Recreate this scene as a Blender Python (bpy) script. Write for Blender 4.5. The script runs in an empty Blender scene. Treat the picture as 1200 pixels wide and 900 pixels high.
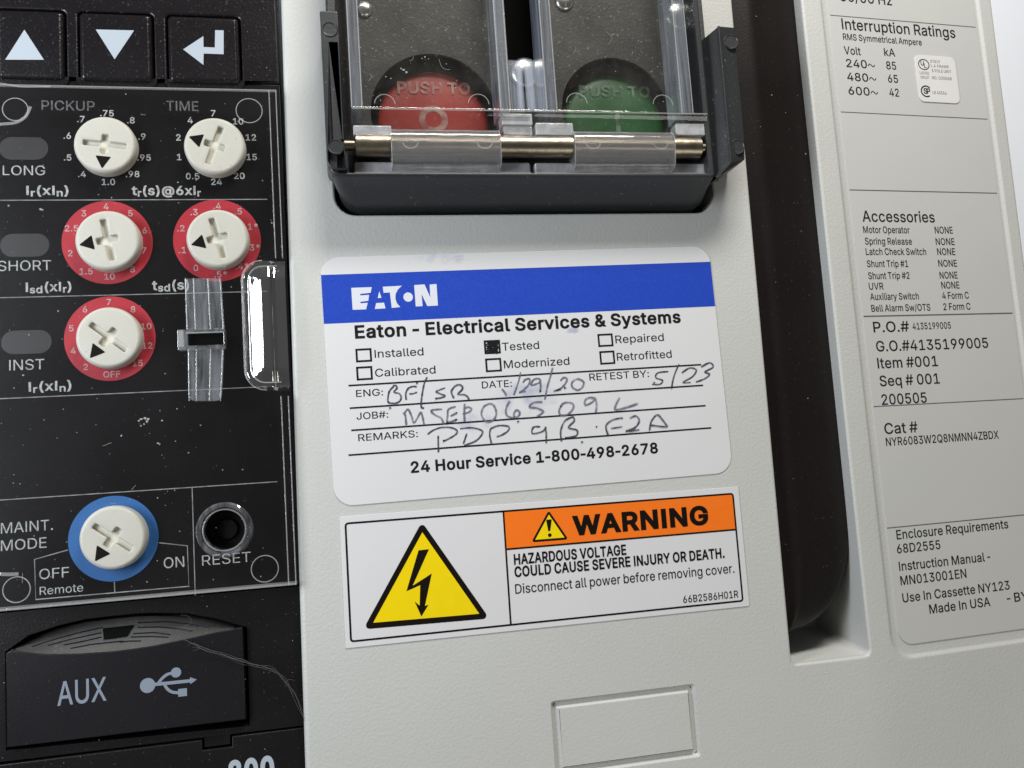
import bpy, bmesh, math, random
from mathutils import Matrix, Vector
from mathutils.geometry import tessellate_polygon, delaunay_2d_cdt
random.seed(7)
scene = bpy.context.scene
COL = scene.collection
scene.unit_settings.scale_length = 0.014      # 1 Blender unit = 14 mm of the real breaker
K = 0.01                                      # drawing units -> Blender units

# ------------------------------------------------------------------ camera
FOC, CX, CY, DIST = 1000.0, 600.0, 450.0, 1000.0
def _rot(ax, ay, az):
    return Matrix.Rotation(az, 3, 'Z') @ Matrix.Rotation(ay, 3, 'Y') @ Matrix.Rotation(ax, 3, 'X')
R = _rot(-0.1037, 0.1978, 0.0473)
RT = R.transposed()
CAMPOS = RT @ Vector((0, 0, DIST))
cam = bpy.data.cameras.new('camera'); cam.lens = 36.0 * FOC / 1200.0; cam.sensor_width = 36.0
cam.clip_start = 0.05; cam.clip_end = 500
cam.dof.use_dof = True; cam.dof.focus_distance = DIST * K; cam.dof.aperture_fstop = 9.0
camo = bpy.data.objects.new('camera', cam); COL.objects.link(camo)
camo.matrix_world = Matrix.Translation(CAMPOS * K) @ RT.to_4x4()
scene.camera = camo

# ------------------------------------------------------------------ light
world = bpy.data.worlds.new('World'); scene.world = world; world.use_nodes = True
wb = world.node_tree.nodes['Background']; wb.inputs[0].default_value = (1.0, 0.97, 0.93, 1); wb.inputs[1].default_value = 0.07
def area(name, pos, target, size, power, col, sy=None):
    l = bpy.data.lights.new(name, 'AREA'); l.energy = power; l.color = col
    l.shape = 'RECTANGLE'; l.size = size; l.size_y = sy or size
    o = bpy.data.objects.new(name, l); COL.objects.link(o); o.location = pos
    o.rotation_euler = (Vector(target) - Vector(pos)).to_track_quat('-Z', 'Y').to_euler()
    return o
area('ceiling_light', (3.0, 17.5, 9.5), (1, 0, 0), 9, 4500, (1.0, 0.965, 0.905), 4)
for k_, y_ in enumerate((-0.2, 4.6)): area('window_light', (-12.5, y_, 7.5), (0, 1, 0), 5.5, 1000, (0.88, 0.93, 1.0), 4.2)
area('fill_light', (9.0, -15.0, 12.0), (1, -2, 0), 9, 780, (1.0, 0.96, 0.90))  # unseen fill light added to brighten the front, no window there
scene.view_settings.view_transform = 'Standard'; scene.view_settings.look = 'None'
scene.view_settings.exposure = 0.10; scene.view_settings.gamma = 1.0
scene.render.engine = 'CYCLES'
scene.cycles.use_denoising = True
scene.cycles.max_bounces = 14; scene.cycles.transmission_bounces = 12; scene.cycles.transparent_max_bounces = 24
scene.cycles.sample_clamp_indirect = 6

# ------------------------------------------------------------------ frames: the flat cover, and the label wing that leans back 3.6 degrees
TILT = 0.0633; X0 = 430.1
M0 = Matrix.Identity(4)
MR = Matrix.Translation((X0, 0, 0)) @ Matrix.Rotation(TILT, 4, 'Y')
SROT = 0.0139
def at(px, py, z=0.0, M=M0):
    """where the camera ray through a measured point meets the frame's plane at height z"""
    d = RT @ Vector(((px - CX) / FOC, -(py - CY) / FOC, -1.0))
    Mi = M.inverted(); c = Mi @ CAMPOS; d = Mi.to_3x3() @ d
    t = (z - c.z) / d.z
    return (c.x + t * d.x, c.y + t * d.y)

# ------------------------------------------------------------------ materials
MATS = {}
def nmat(name):
    m = bpy.data.materials.new(name); m.use_nodes = True; MATS[name] = m
    nt = m.node_tree; return m, nt, nt.nodes['Principled BSDF']
def bump(nt, bsdf, specs, dist=0.01):
    """specs: (scale, strength, detail, distance)"""
    tc = nt.nodes.new('ShaderNodeTexCoord'); prev = None
    for sc, st, det, di in specs:
        n = nt.nodes.new('ShaderNodeTexNoise'); n.inputs['Scale'].default_value = sc; n.inputs['Detail'].default_value = det
        nt.links.new(tc.outputs['Object'], n.inputs['Vector'])
        b = nt.nodes.new('ShaderNodeBump'); b.inputs['Strength'].default_value = st; b.inputs['Distance'].default_value = di
        nt.links.new(n.outputs['Fac'], b.inputs['Height'])
        if prev: nt.links.new(prev.outputs['Normal'], b.inputs['Normal'])
        prev = b
    nt.links.new(prev.outputs['Normal'], bsdf.inputs['Normal'])
    return prev
def plastic(name, col, rough=0.5, bumps=None, spec=0.5, var=0.0, vscale=0.6, dust=0.0, dscale=40.0, dthr=0.72, coat=0.0, metal=0.0, dcol=(0.6, 0.6, 0.58, 1)):
    m, nt, b = nmat(name)
    b.inputs['Base Color'].default_value = (*col, 1); b.inputs['Roughness'].default_value = rough
    b.inputs['Specular IOR Level'].default_value = spec; b.inputs['Metallic'].default_value = metal
    if coat: b.inputs['Coat Weight'].default_value = coat; b.inputs['Coat Roughness'].default_value = 0.15
    tc = nt.nodes.new('ShaderNodeTexCoord')
    out = None
    if var:
        n = nt.nodes.new('ShaderNodeTexNoise'); n.inputs['Scale'].default_value = vscale; n.inputs['Detail'].default_value = 6
        nt.links.new(tc.outputs['Object'], n.inputs['Vector'])
        mx = nt.nodes.new('ShaderNodeMix'); mx.data_type = 'RGBA'
        mx.inputs['A'].default_value = (*[c * (1 - var) for c in col], 1); mx.inputs['B'].default_value = (*[min(1, c * (1 + var)) for c in col], 1)
        nt.links.new(n.outputs['Fac'], mx.inputs['Factor']); out = mx.outputs['Result']
        rr = nt.nodes.new('ShaderNodeMapRange'); rr.inputs['To Min'].default_value = max(0.02, rough - 0.08); rr.inputs['To Max'].default_value = rough + 0.1
        nt.links.new(n.outputs['Fac'], rr.inputs['Value']); nt.links.new(rr.outputs['Result'], b.inputs['Roughness'])
    if dust:
        n = nt.nodes.new('ShaderNodeTexNoise'); n.inputs['Scale'].default_value = dscale; n.inputs['Detail'].default_value = 5; n.inputs['Roughness'].default_value = 0.7
        nt.links.new(tc.outputs['Object'], n.inputs['Vector'])
        r = nt.nodes.new('ShaderNodeMapRange'); r.inputs['From Min'].default_value = dthr - 0.12; r.inputs['From Max'].default_value = dthr; r.inputs['To Max'].default_value = dust
        nt.links.new(n.outputs['Fac'], r.inputs['Value'])
        mx = nt.nodes.new('ShaderNodeMix'); mx.data_type = 'RGBA'; mx.inputs['A'].default_value = (*col, 1); mx.inputs['B'].default_value = dcol
        if out: nt.links.new(out, mx.inputs['A'])
        nt.links.new(r.outputs['Result'], mx.inputs['Factor']); out = mx.outputs['Result']
    if out: nt.links.new(out, b.inputs['Base Color'])
    if bumps: bump(nt, b, bumps)
    return m
def ink(name, col, rough=0.6, wear=0.0, wscale=30.0):
    """printed ink; worn prints have small gaps in the ink"""
    m, nt, b = nmat(name); b.inputs['Base Color'].default_value = (*col, 1); b.inputs['Roughness'].default_value = rough
    b.inputs['Specular IOR Level'].default_value = 0.10
    if wear:
        tc = nt.nodes.new('ShaderNodeTexCoord'); n = nt.nodes.new('ShaderNodeTexNoise'); n.inputs['Scale'].default_value = wscale; n.inputs['Detail'].default_value = 4
        nt.links.new(tc.outputs['Object'], n.inputs['Vector'])
        r = nt.nodes.new('ShaderNodeMapRange'); r.inputs['From Min'].default_value = 0.3; r.inputs['From Max'].default_value = 0.62
        r.inputs['To Min'].default_value = 1 - wear; r.inputs['To Max'].default_value = 1.0
        nt.links.new(n.outputs['Fac'], r.inputs['Value']); nt.links.new(r.outputs['Result'], b.inputs['Alpha'])
    return m
def clear(name, tint=(0.97, 0.98, 0.98), gloss=1.0, rough=0.04, haze=0.03, hazecol=(0.75, 0.77, 0.78), bumps=((3.0, 0.2, 2, 0.05),), ior=1.5, haze_var=0.0, sscale=1.2, stretch=None):
    """thin clear polycarbonate: light passes straight through, with mirror reflections, scratches and a haze, used for dust film and for painted highlights"""
    m = bpy.data.materials.new(name); m.use_nodes = True; MATS[name] = m
    nt = m.node_tree; nt.nodes.clear()
    o = nt.nodes.new('ShaderNodeOutputMaterial'); t = nt.nodes.new('ShaderNodeBsdfTransparent'); t.inputs[0].default_value = (*tint, 1)
    g = nt.nodes.new('ShaderNodeBsdfGlossy'); g.inputs['Roughness'].default_value = rough; g.inputs['Color'].default_value = (1, 1, 1, 1)
    f = nt.nodes.new('ShaderNodeFresnel'); f.inputs['IOR'].default_value = ior
    ge = nt.nodes.new('ShaderNodeNewGeometry'); fr = nt.nodes.new('ShaderNodeMath'); fr.operation = 'SUBTRACT'; fr.inputs[0].default_value = gloss; fr.use_clamp = False
    gm = nt.nodes.new('ShaderNodeMath'); gm.operation = 'MULTIPLY'; gm.inputs[1].default_value = gloss; nt.links.new(ge.outputs['Backfacing'], gm.inputs[0]); nt.links.new(gm.outputs[0], fr.inputs[1])
    mul = nt.nodes.new('ShaderNodeMath'); mul.operation = 'MULTIPLY'; mul.use_clamp = True
    nt.links.new(f.outputs[0], mul.inputs[0]); nt.links.new(fr.outputs[0], mul.inputs[1])
    mx = nt.nodes.new('ShaderNodeMixShader'); nt.links.new(mul.outputs[0], mx.inputs[0]); nt.links.new(t.outputs[0], mx.inputs[1]); nt.links.new(g.outputs[0], mx.inputs[2])
    d = nt.nodes.new('ShaderNodeBsdfDiffuse'); d.inputs[0].default_value = (*hazecol, 1)
    mx2 = nt.nodes.new('ShaderNodeMixShader'); nt.links.new(mx.outputs[0], mx2.inputs[1]); nt.links.new(d.outputs[0], mx2.inputs[2])
    mx2.inputs[0].default_value = haze
    tc0 = nt.nodes.new('ShaderNodeTexCoord'); tc = nt.nodes.new('ShaderNodeMapping'); nt.links.new(tc0.outputs['Object'], tc.inputs['Vector'])
    if stretch: tc.inputs['Scale'].default_value = stretch
    if haze_var:
        n = nt.nodes.new('ShaderNodeTexNoise'); n.inputs['Scale'].default_value = sscale; n.inputs['Detail'].default_value = 9; n.inputs['Roughness'].default_value = 0.65; n.inputs['Distortion'].default_value = 0.6
        nt.links.new(tc.outputs['Vector'], n.inputs['Vector'])
        r = nt.nodes.new('ShaderNodeMapRange'); r.inputs['From Min'].default_value = 0.38; r.inputs['From Max'].default_value = 0.75
        r.inputs['To Min'].default_value = haze; r.inputs['To Max'].default_value = haze + haze_var
        nt.links.new(n.outputs['Fac'], r.inputs['Value']); nt.links.new(r.outputs['Result'], mx2.inputs[0])
    prev = None
    for sc, st, det, di in bumps:
        n = nt.nodes.new('ShaderNodeTexNoise'); n.inputs['Scale'].default_value = sc; n.inputs['Detail'].default_value = det
        nt.links.new(tc.outputs['Vector'], n.inputs['Vector'])
        b = nt.nodes.new('ShaderNodeBump'); b.inputs['Strength'].default_value = st; b.inputs['Distance'].default_value = di
        nt.links.new(n.outputs['Fac'], b.inputs['Height'])
        if prev: nt.links.new(prev.outputs['Normal'], b.inputs['Normal'])
        prev = b
    if prev:
        nt.links.new(prev.outputs['Normal'], g.inputs['Normal']); nt.links.new(prev.outputs['Normal'], f.inputs['Normal'])
    nt.links.new(mx2.outputs[0], o.inputs[0]); return m
def glass(name, col=(0.97, 0.98, 1.0), rough=0.03, ior=1.49, bumps=None):
    m, nt, b = nmat(name); b.inputs['Base Color'].default_value = (*col, 1); b.inputs['Roughness'].default_value = rough
    b.inputs['Transmission Weight'].default_value = 1.0; b.inputs['IOR'].default_value = ior
    if bumps: bump(nt, b, bumps)
    return m

GRAIN = ((27, 0.40, 2.5, 0.009), (75, 0.35, 2.0, 0.005))
plastic('grey_housing', (0.495, 0.503, 0.48), 0.5, GRAIN, var=0.05, vscale=0.5, dust=0.35, dscale=9, dthr=0.83, dcol=(0.12, 0.11, 0.10, 1))
plastic('smooth_grey_housing', (0.495, 0.503, 0.48), 0.5, ((24, 0.25, 2.0, 0.01),), var=0.03, vscale=0.35)
plastic('black_fascia', (0.008, 0.007, 0.0075), 0.36, ((45, 0.35, 3, 0.006),), spec=0.25, var=0.15, vscale=1.0, dust=0.22, dscale=38, dthr=0.76)
plastic('black_overlay', (0.0055, 0.0045, 0.005), 0.34, ((60, 0.2, 3, 0.004),), spec=0.2, var=0.12, vscale=0.8, dust=0.12, dscale=30, dthr=0.76)
plastic('black_key', (0.007, 0.006, 0.007), 0.24, ((42, 0.45, 2, 0.007),), spec=0.5, var=0.1, dust=0.25, dscale=45, dthr=0.74)
plastic('black_door', (0.008, 0.007, 0.009), 0.38, ((50, 0.3, 3, 0.004),), spec=0.3, var=0.1, dust=0.14, dscale=32, dthr=0.76)
plastic('grey_grip', (0.060, 0.058, 0.056), 0.45, ((40, 0.5, 4, 0.006),), var=0.3, vscale=3, dust=0.18, dscale=30, dthr=0.72)  # paler grey than the door plastic
plastic('black_handle', (0.010, 0.008, 0.0078), 0.40, ((30, 0.25, 3, 0.006),), spec=0.16, var=0.15, vscale=0.8, dust=0.16, dscale=25, dthr=0.76)
plastic('dark_void', (0.003, 0.003, 0.003), 0.8, spec=0.05)  # near-black surface painting the shade inside holes, wells and slots
plastic('guard_plastic', (0.024, 0.026, 0.028), 0.36, ((28, 0.25, 3, 0.006),), var=0.12, vscale=0.7, dust=0.3, dscale=22, dthr=0.74)
plastic('guard_floor', (0.020, 0.0195, 0.018), 0.55, ((30, 0.4, 3, 0.008),), var=0.2, vscale=2.0, dust=0.25, dscale=16, dthr=0.70)
plastic('knob_cream', (0.52, 0.49, 0.43), 0.45, ((18, 0.15, 2, 0.006),), var=0.03, vscale=2, dust=0.25, dscale=22, dthr=0.80, dcol=(0.2, 0.18, 0.15, 1))
plastic('knob_slot_cream', (0.62, 0.58, 0.49), 0.6)
plastic('legend_red', (0.36, 0.010, 0.022), 0.5, ((40, 0.3, 3, 0.004),), var=0.10, vscale=6, dust=0.10, dscale=35, dthr=0.74)
plastic('legend_blue', (0.015, 0.10, 0.30), 0.5, ((40, 0.3, 3, 0.004),), var=0.10, vscale=6, dust=0.10, dscale=35, dthr=0.74)
plastic('lamp_window', (0.017, 0.014, 0.0145), 0.5, ((50, 0.3, 3, 0.004),), var=0.2, vscale=8)
plastic('push_red', (0.34, 0.018, 0.010), 0.42, ((20, 0.15, 2, 0.01),), var=0.12, vscale=3, dust=0.3, dscale=20, dthr=0.72)
plastic('push_green', (0.007, 0.095, 0.02), 0.42, ((20, 0.15, 2, 0.01),), var=0.15, vscale=3, dust=0.3, dscale=20, dthr=0.72)
plastic('rod_metal', (0.27, 0.235, 0.18), 0.33, ((14, 0.3, 5, 0.01),), var=0.35, vscale=5, metal=1.0)
plastic('screw_metal', (0.75, 0.75, 0.73), 0.28, ((30, 0.3, 3, 0.006),), metal=1.0)
plastic('sticker_paper', (0.62, 0.625, 0.635), 0.32, ((1.2, 0.12, 2, 0.03), (70, 0.12, 2, 0.002)), var=0.02, vscale=0.8)
plastic('warning_film', (0.62, 0.62, 0.63), 0.34, ((1.5, 0.12, 2, 0.03),), var=0.015, vscale=1)
plastic('rating_paper', (0.50, 0.505, 0.49), 0.42, ((0.9, 0.15, 2, 0.04), (60, 0.10, 2, 0.002)), var=0.02, vscale=0.7)
plastic('approval_paper', (0.65, 0.65, 0.635), 0.45, var=0.03, vscale=2)
plastic('band_blue', (0.014, 0.055, 0.42), 0.36, ((70, 0.2, 2, 0.002),), var=0.14, vscale=40)
plastic('sign_orange', (0.84, 0.17, 0.010), 0.36, var=0.03, vscale=8)
plastic('sign_yellow', (0.80, 0.60, 0.0), 0.36, var=0.03, vscale=8)
plastic('wall_white', (0.82, 0.86, 0.94), 0.9, var=0.015, vscale=0.05)
plastic('thread_fibre', (0.11, 0.105, 0.10), 0.9)
plastic('dust_pale', (0.27, 0.26, 0.24), 0.9)
ink('ink_black', (0.010, 0.010, 0.012)); ink('ink_sign', (0.008, 0.006, 0.005), 0.4)
ink('ink_label', (0.012, 0.012, 0.015), 0.7, wear=0.18, wscale=26)
ink('ink_line', (0.10, 0.10, 0.11)); ink('ink_faint', (0.24, 0.23, 0.24), wear=0.5, wscale=30)
ink('ink_white', (0.40, 0.40, 0.385), wear=0.45, wscale=26); ink('ink_dim', (0.13, 0.125, 0.13), wear=0.6, wscale=22)
ink('ink_pink', (0.50, 0.33, 0.34), wear=0.45, wscale=26); ink('ink_key', (0.36, 0.41, 0.46), 0.5); ink('ink_port', (0.20, 0.235, 0.29), 0.5)
ink('ink_rule', (0.27, 0.26, 0.27), wear=0.5, wscale=9); ink('ink_pen', (0.055, 0.055, 0.085), wear=0.40, wscale=16)
ink('ink_pen_faded', (0.14, 0.13, 0.19), wear=0.6, wscale=12); ink('ink_logo', (0.60, 0.62, 0.68)); ink('ink_button_green', (0.17, 0.25, 0.18), wear=1.0, wscale=7); ink('ink_button', (0.46, 0.27, 0.24), wear=1.0, wscale=7)
m = ink('ink_smudge', (0.30, 0.36, 0.58), wear=0.0)
nt = m.node_tree; b = nt.nodes['Principled BSDF']; tc = nt.nodes.new('ShaderNodeTexCoord')
n = nt.nodes.new('ShaderNodeTexNoise'); n.inputs['Scale'].default_value = 3.2; n.inputs['Detail'].default_value = 6; nt.links.new(tc.outputs['Object'], n.inputs['Vector'])
r = nt.nodes.new('ShaderNodeMapRange'); r.inputs['From Min'].default_value = 0.42; r.inputs['From Max'].default_value = 0.75; r.inputs['To Max'].default_value = 0.55
nt.links.new(n.outputs['Fac'], r.inputs['Value'])
# the stain thins out towards its rim (its own shape, read from the mesh's own rim distance)
at_ = nt.nodes.new('ShaderNodeAttribute'); at_.attribute_name = 'rim'; mu = nt.nodes.new('ShaderNodeMath'); mu.operation = 'MULTIPLY'
nt.links.new(r.outputs['Result'], mu.inputs[0]); nt.links.new(at_.outputs['Fac'], mu.inputs[1]); nt.links.new(mu.outputs[0], b.inputs['Alpha'])

clear('clear_cover', gloss=0.5, haze=0.0003, haze_var=0.0015, sscale=0.9, rough=0.05, bumps=((2.0, 0.12, 3, 0.03),))
clear('clear_edge_highlight', haze=0.20, rough=0.12, gloss=3.0, bumps=((8, 0.6, 3, 0.03),), hazecol=(0.75, 0.75, 0.74))  # pale diffuse haze paints the bright highlight along clear plastic edges
clear('clear_mark', haze=0.30, rough=0.2, gloss=1.5, bumps=(), hazecol=(0.7, 0.7, 0.7))
clear('clear_lid', tint=(0.91, 0.91, 0.90), haze=0.006, haze_var=0.04, sscale=1.6, rough=0.07, hazecol=(0.42, 0.41, 0.38), bumps=((3.0, 0.2, 3, 0.03),))
clear('clear_lid_wall', haze=0.05, haze_var=0.55, sscale=14, rough=0.10, gloss=3.5, hazecol=(0.50, 0.55, 0.66), bumps=((9, 0.5, 3, 0.03),), stretch=(1, 0.03, 1))  # bluish haze streaks paint light piped along the lid walls
clear('clear_frost_sheen', haze=0.34, haze_var=0.3, sscale=6, rough=0.15, gloss=3.0, hazecol=(0.62, 0.63, 0.66), bumps=((8, 0.5, 2, 0.03),))  # frosted flange haze; on the lugs it paints a whitish reflection
clear('clear_barrel', haze=0.20, haze_var=0.15, sscale=4, rough=0.22, gloss=5.0, hazecol=(0.42, 0.42, 0.43), bumps=((6, 0.3, 3, 0.02),))
glass('clear_block', rough=0.05, bumps=((5, 0.35, 2, 0.03),))
m = glass('clear_knuckle', rough=0.12, bumps=((4, 0.3, 3, 0.03),)); nt = m.node_tree
df = nt.nodes.new('ShaderNodeBsdfDiffuse'); df.inputs[0].default_value = (0.62, 0.62, 0.63, 1); mxs = nt.nodes.new('ShaderNodeMixShader'); mxs.inputs[0].default_value = 0.13
nt.links.new(nt.nodes['Principled BSDF'].outputs[0], mxs.inputs[1]); nt.links.new(df.outputs[0], mxs.inputs[2]); nt.links.new(mxs.outputs[0], nt.nodes['Material Output'].inputs[0])
clear('clear_tab', haze=0.03, rough=0.07, gloss=6.0, ior=1.6, bumps=((1.1, 0.45, 2, 0.12), (9, 0.2, 2, 0.02)))
clear('clear_strap', haze=0.015, haze_var=0.20, sscale=9, rough=0.08, gloss=4.0, hazecol=(0.62, 0.65, 0.70), bumps=((5, 0.6, 2, 0.05),), stretch=(1, 0.12, 1))  # stretched pale haze streaks imitate piped light in the straps

# ------------------------------------------------------------------ geometry
def rpoly(pts, r=0.0, n=5):
    """rounded polygon, one radius or one per corner; result runs counter-clockwise"""
    a = sum(pts[i][0] * pts[(i + 1) % len(pts)][1] - pts[(i + 1) % len(pts)][0] * pts[i][1] for i in range(len(pts)))
    rs = list(r) if hasattr(r, '__len__') else [r] * len(pts)
    if a < 0: pts = list(pts)[::-1]; rs = rs[::-1]
    out = []
    for i, p in enumerate(pts):
        p = Vector(p[:2]); q = Vector(pts[i - 1][:2]); s = Vector(pts[(i + 1) % len(pts)][:2]); rad = rs[i]
        if rad <= 0: out.append((p.x, p.y)); continue
        d1 = (q - p).normalized(); d2 = (s - p).normalized()
        ang = math.acos(max(-1, min(1, d1.dot(d2)))); t = rad / math.tan(ang / 2)
        t = min(t, (q - p).length * 0.49, (s - p).length * 0.49); rr = t * math.tan(ang / 2)
        c = p + (d1 + d2).normalized() * (rr / math.sin(ang / 2))
        a0 = math.atan2(*(p + d1 * t - c).yx); a1 = math.atan2(*(p + d2 * t - c).yx); da = a1 - a0
        while da > math.pi: da -= 2 * math.pi
        while da < -math.pi: da += 2 * math.pi
        for k in range(n + 1): out.append((c.x + rr * math.cos(a0 + da * k / n), c.y + rr * math.sin(a0 + da * k / n)))
    return out
def circle(c, r, n=32, ry=None):
    ry = ry or r
    return [(c[0] + r * math.cos(2 * math.pi * i / n), c[1] + ry * math.sin(2 * math.pi * i / n)) for i in range(n)]
def rect(u0, v0, u1, v1): return [(u0, v0), (u1, v0), (u1, v1), (u0, v1)]
def inset(loop, d, kmin=0.6):
    """shift a counter-clockwise loop to its inner side by d"""
    n = len(loop); out = []
    for i in range(n):
        p0, p, p1 = (Vector(loop[i - 1]), Vector(loop[i]), Vector(loop[(i + 1) % n]))
        e0 = p - p0; e1 = p1 - p
        if e0.length < 1e-6: e0 = e1
        if e1.length < 1e-6: e1 = e0
        n0 = Vector((-e0.y, e0.x)).normalized(); n1 = Vector((-e1.y, e1.x)).normalized()
        b = n0 + n1
        if b.length < 1e-4: b = n0
        b.normalize(); k = max(kmin, b.dot(n0)); q = p + b * (d / k); out.append((q.x, q.y))
    return out
class G:
    def __init__(s, M=M0): s.v = []; s.f = []; s.M = M
    def add(s, pts, z=None):
        i0 = len(s.v)
        for p in pts: s.v.append((p[0], p[1], p[2] if z is None else z))
        return list(range(i0, len(s.v)))
    def strip(s, A, B, close=True):
        n = len(A)
        for i in range(n if close else n - 1):
            j = (i + 1) % n; s.f.append((A[i], A[j], B[j], B[i]))
    def cap(s, idx_loops, up=True):
        loops = [[Vector((s.v[i][0], s.v[i][1], 0)) for i in L] for L in idx_loops]; flat = [i for L in idx_loops for i in L]
        for t in tessellate_polygon(loops):
            a, b, c = (flat[k] for k in t); A, B, C = (s.v[k] for k in (a, b, c))
            ar = (B[0] - A[0]) * (C[1] - A[1]) - (C[0] - A[0]) * (B[1] - A[1])
            if abs(ar) < 1e-9: continue
            s.f.append((a, b, c) if (ar > 0) == up else (a, c, b))
    def plate(s, outer, z0, z1, r=0.0, holes=(), seg=3, draft=0.0, hdraft=0.0, bottom=False):
        tops = []; bots = []
        for k, L in enumerate([outer] + list(holes)):
            if k: L = L[::-1]
            sg = seg if r > 0 else 0; prev = None
            for j in range(sg + 1):
                a = (j / sg if sg else 1) * math.pi / 2
                ids = s.add(inset(L, r * (1 - math.sin(a))), z1 - r * (1 - math.cos(a)))
                if prev is None: tops.append(ids)
                else: s.strip(prev, ids) if False else s.f.extend((prev[i], ids[i], ids[(i + 1) % len(ids)], prev[(i + 1) % len(ids)]) for i in range(len(ids)))
                prev = ids
            dr = hdraft if k else draft
            ids = s.add(inset(L, -dr) if dr else L, z0)
            s.f.extend((prev[i], ids[i], ids[(i + 1) % len(ids)], prev[(i + 1) % len(ids)]) for i in range(len(ids)))
            bots.append(ids)
        s.cap(tops, True)
        if bottom: s.cap(bots, False)
        return s
    def sheet(s, loop, z, holes=()):
        s.cap([s.add(L, z) for L in [loop] + list(holes)], True); return s
    def loft(s, rings, cap0=False, cap1=True):
        """rings: (loop, z) from the outside/bottom to the inside/top"""
        P = None; first = None
        for L, z in rings:
            ids = s.add(L, z)
            if P: s.f.extend((P[i], P[(i + 1) % len(ids)], ids[(i + 1) % len(ids)], ids[i]) for i in range(len(ids)))
            else: first = ids
            P = ids
        if cap1: s.cap([P], True)
        if cap0: s.cap([first], False)
        return s
    def box(s, u0, v0, u1, v1, z0, z1, r=0.0, bottom=True): return s.plate(rpoly(rect(u0, v0, u1, v1), min(r, 0.45 * min(abs(u1 - u0), abs(v1 - v0))) if r else 0, 3), z0, z1, r, bottom=bottom)
    def ribbon(s, pts, w, z, smooth=False, taper=0.0):
        P = [Vector(p[:2]) for p in pts]
        if smooth and len(P) > 2:
            Q = []
            for i in range(len(P) - 1):
                a = P[max(i - 1, 0)]; b = P[i]; c = P[i + 1]; d = P[min(i + 2, len(P) - 1)]
                for k in range(5):
                    t = k / 5; Q.append(0.5 * ((2 * b) + (c - a) * t + (2 * a - 5 * b + 4 * c - d) * t * t + (3 * b - a - 3 * c + d) * t ** 3))
            P = Q + [P[-1]]
        L = []; Rr = []; n = len(P)
        for i, p in enumerate(P):
            t = (P[min(i + 1, n - 1)] - P[max(i - 1, 0)])
            t = t.normalized() if t.length > 1e-9 else Vector((1, 0)); nn = Vector((-t.y, t.x))
            ww = w / 2 * (1 + (random.uniform(-taper, taper) if taper else 0)); L.append(p + nn * ww); Rr.append(p - nn * ww)
        a = s.add([(q.x, q.y) for q in Rr], z); b = s.add([(q.x, q.y) for q in L], z)
        for i in range(n - 1): s.f.append((a[i], a[i + 1], b[i + 1], b[i]))
        return s
    def tube(s, pts, r, n=8, rz=None):
        P = [Vector(p) for p in pts]; rings = []
        for i, p in enumerate(P):
            t = (P[min(i + 1, len(P) - 1)] - P[max(i - 1, 0)]).normalized()
            x = t.cross(Vector((0, 0, 1)));
            if x.length < 1e-3: x = Vector((1, 0, 0))
            x.normalize(); y = x.cross(t)
            rr = r[i] if hasattr(r, '__len__') else r
            rings.append(s.add([tuple(p + x * rr * math.cos(2 * math.pi * k / n) + y * rr * math.sin(2 * math.pi * k / n)) for k in range(n)]))
        for A, B in zip(rings, rings[1:]): s.f.extend((A[k], B[k], B[(k + 1) % n], A[(k + 1) % n]) for k in range(n))
        s.f.append(tuple(rings[0])); s.f.append(tuple(rings[-1][::-1])); return s
    def dome(s, c, r, z, h, n=20, m=5):
        prev = s.add(circle(c, r, n), z)
        for k in range(1, m + 1):
            a = k / m * math.pi / 2 * 0.96; ids = s.add(circle(c, r * math.cos(a), n), z + h * math.sin(a))
            s.f.extend((prev[i], prev[(i + 1) % n], ids[(i + 1) % n], ids[i]) for i in range(n)); prev = ids
        s.f.append(tuple(prev)); return s

ORIG = {}
def tag(o, label=None, cat=None, group=None, kind=None):
    if label: o['label'] = label
    if cat: o['category'] = cat
    if group: o['group'] = group
    if kind: o['kind'] = kind
    return o
def thing(name, c, label, cat, group=None, M=M0, z=0.0):
    o = bpy.data.objects.new(name, None); COL.objects.link(o); o.empty_display_size = 0.2
    w = (M @ Vector((c[0], c[1], z))) * K; o.location = w; ORIG[o.name] = w
    return tag(o, label, cat, group)
def part(name, g, mat, parent=None, sharp=35, wn=True, org=None, post=None):
    me = bpy.data.meshes.new(name)
    base = ORIG[parent.name] if parent is not None else Vector((0, 0, 0))
    V = [(g.M @ Vector(v)) * K - base for v in g.v]
    if parent is None and org is not None:
        base = Vector(org) * K; V = [v - base for v in V]
    me.from_pydata([tuple(v) for v in V], [], g.f); me.validate(); 
    me.materials.append(MATS[mat] if isinstance(mat, str) else mat)
    if post: post(me)
    for p in me.polygons: p.use_smooth = True
    me.set_sharp_from_angle(angle=math.radians(sharp))
    o = bpy.data.objects.new(name, me); COL.objects.link(o)
    if parent is not None: o.parent = parent
    elif org is not None: o.location = base
    ORIG[o.name] = base
    if wn:
        w = o.modifiers.new('normals', 'WEIGHTED_NORMAL'); w.keep_sharp = True; w.weight = 80
    return o

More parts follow.
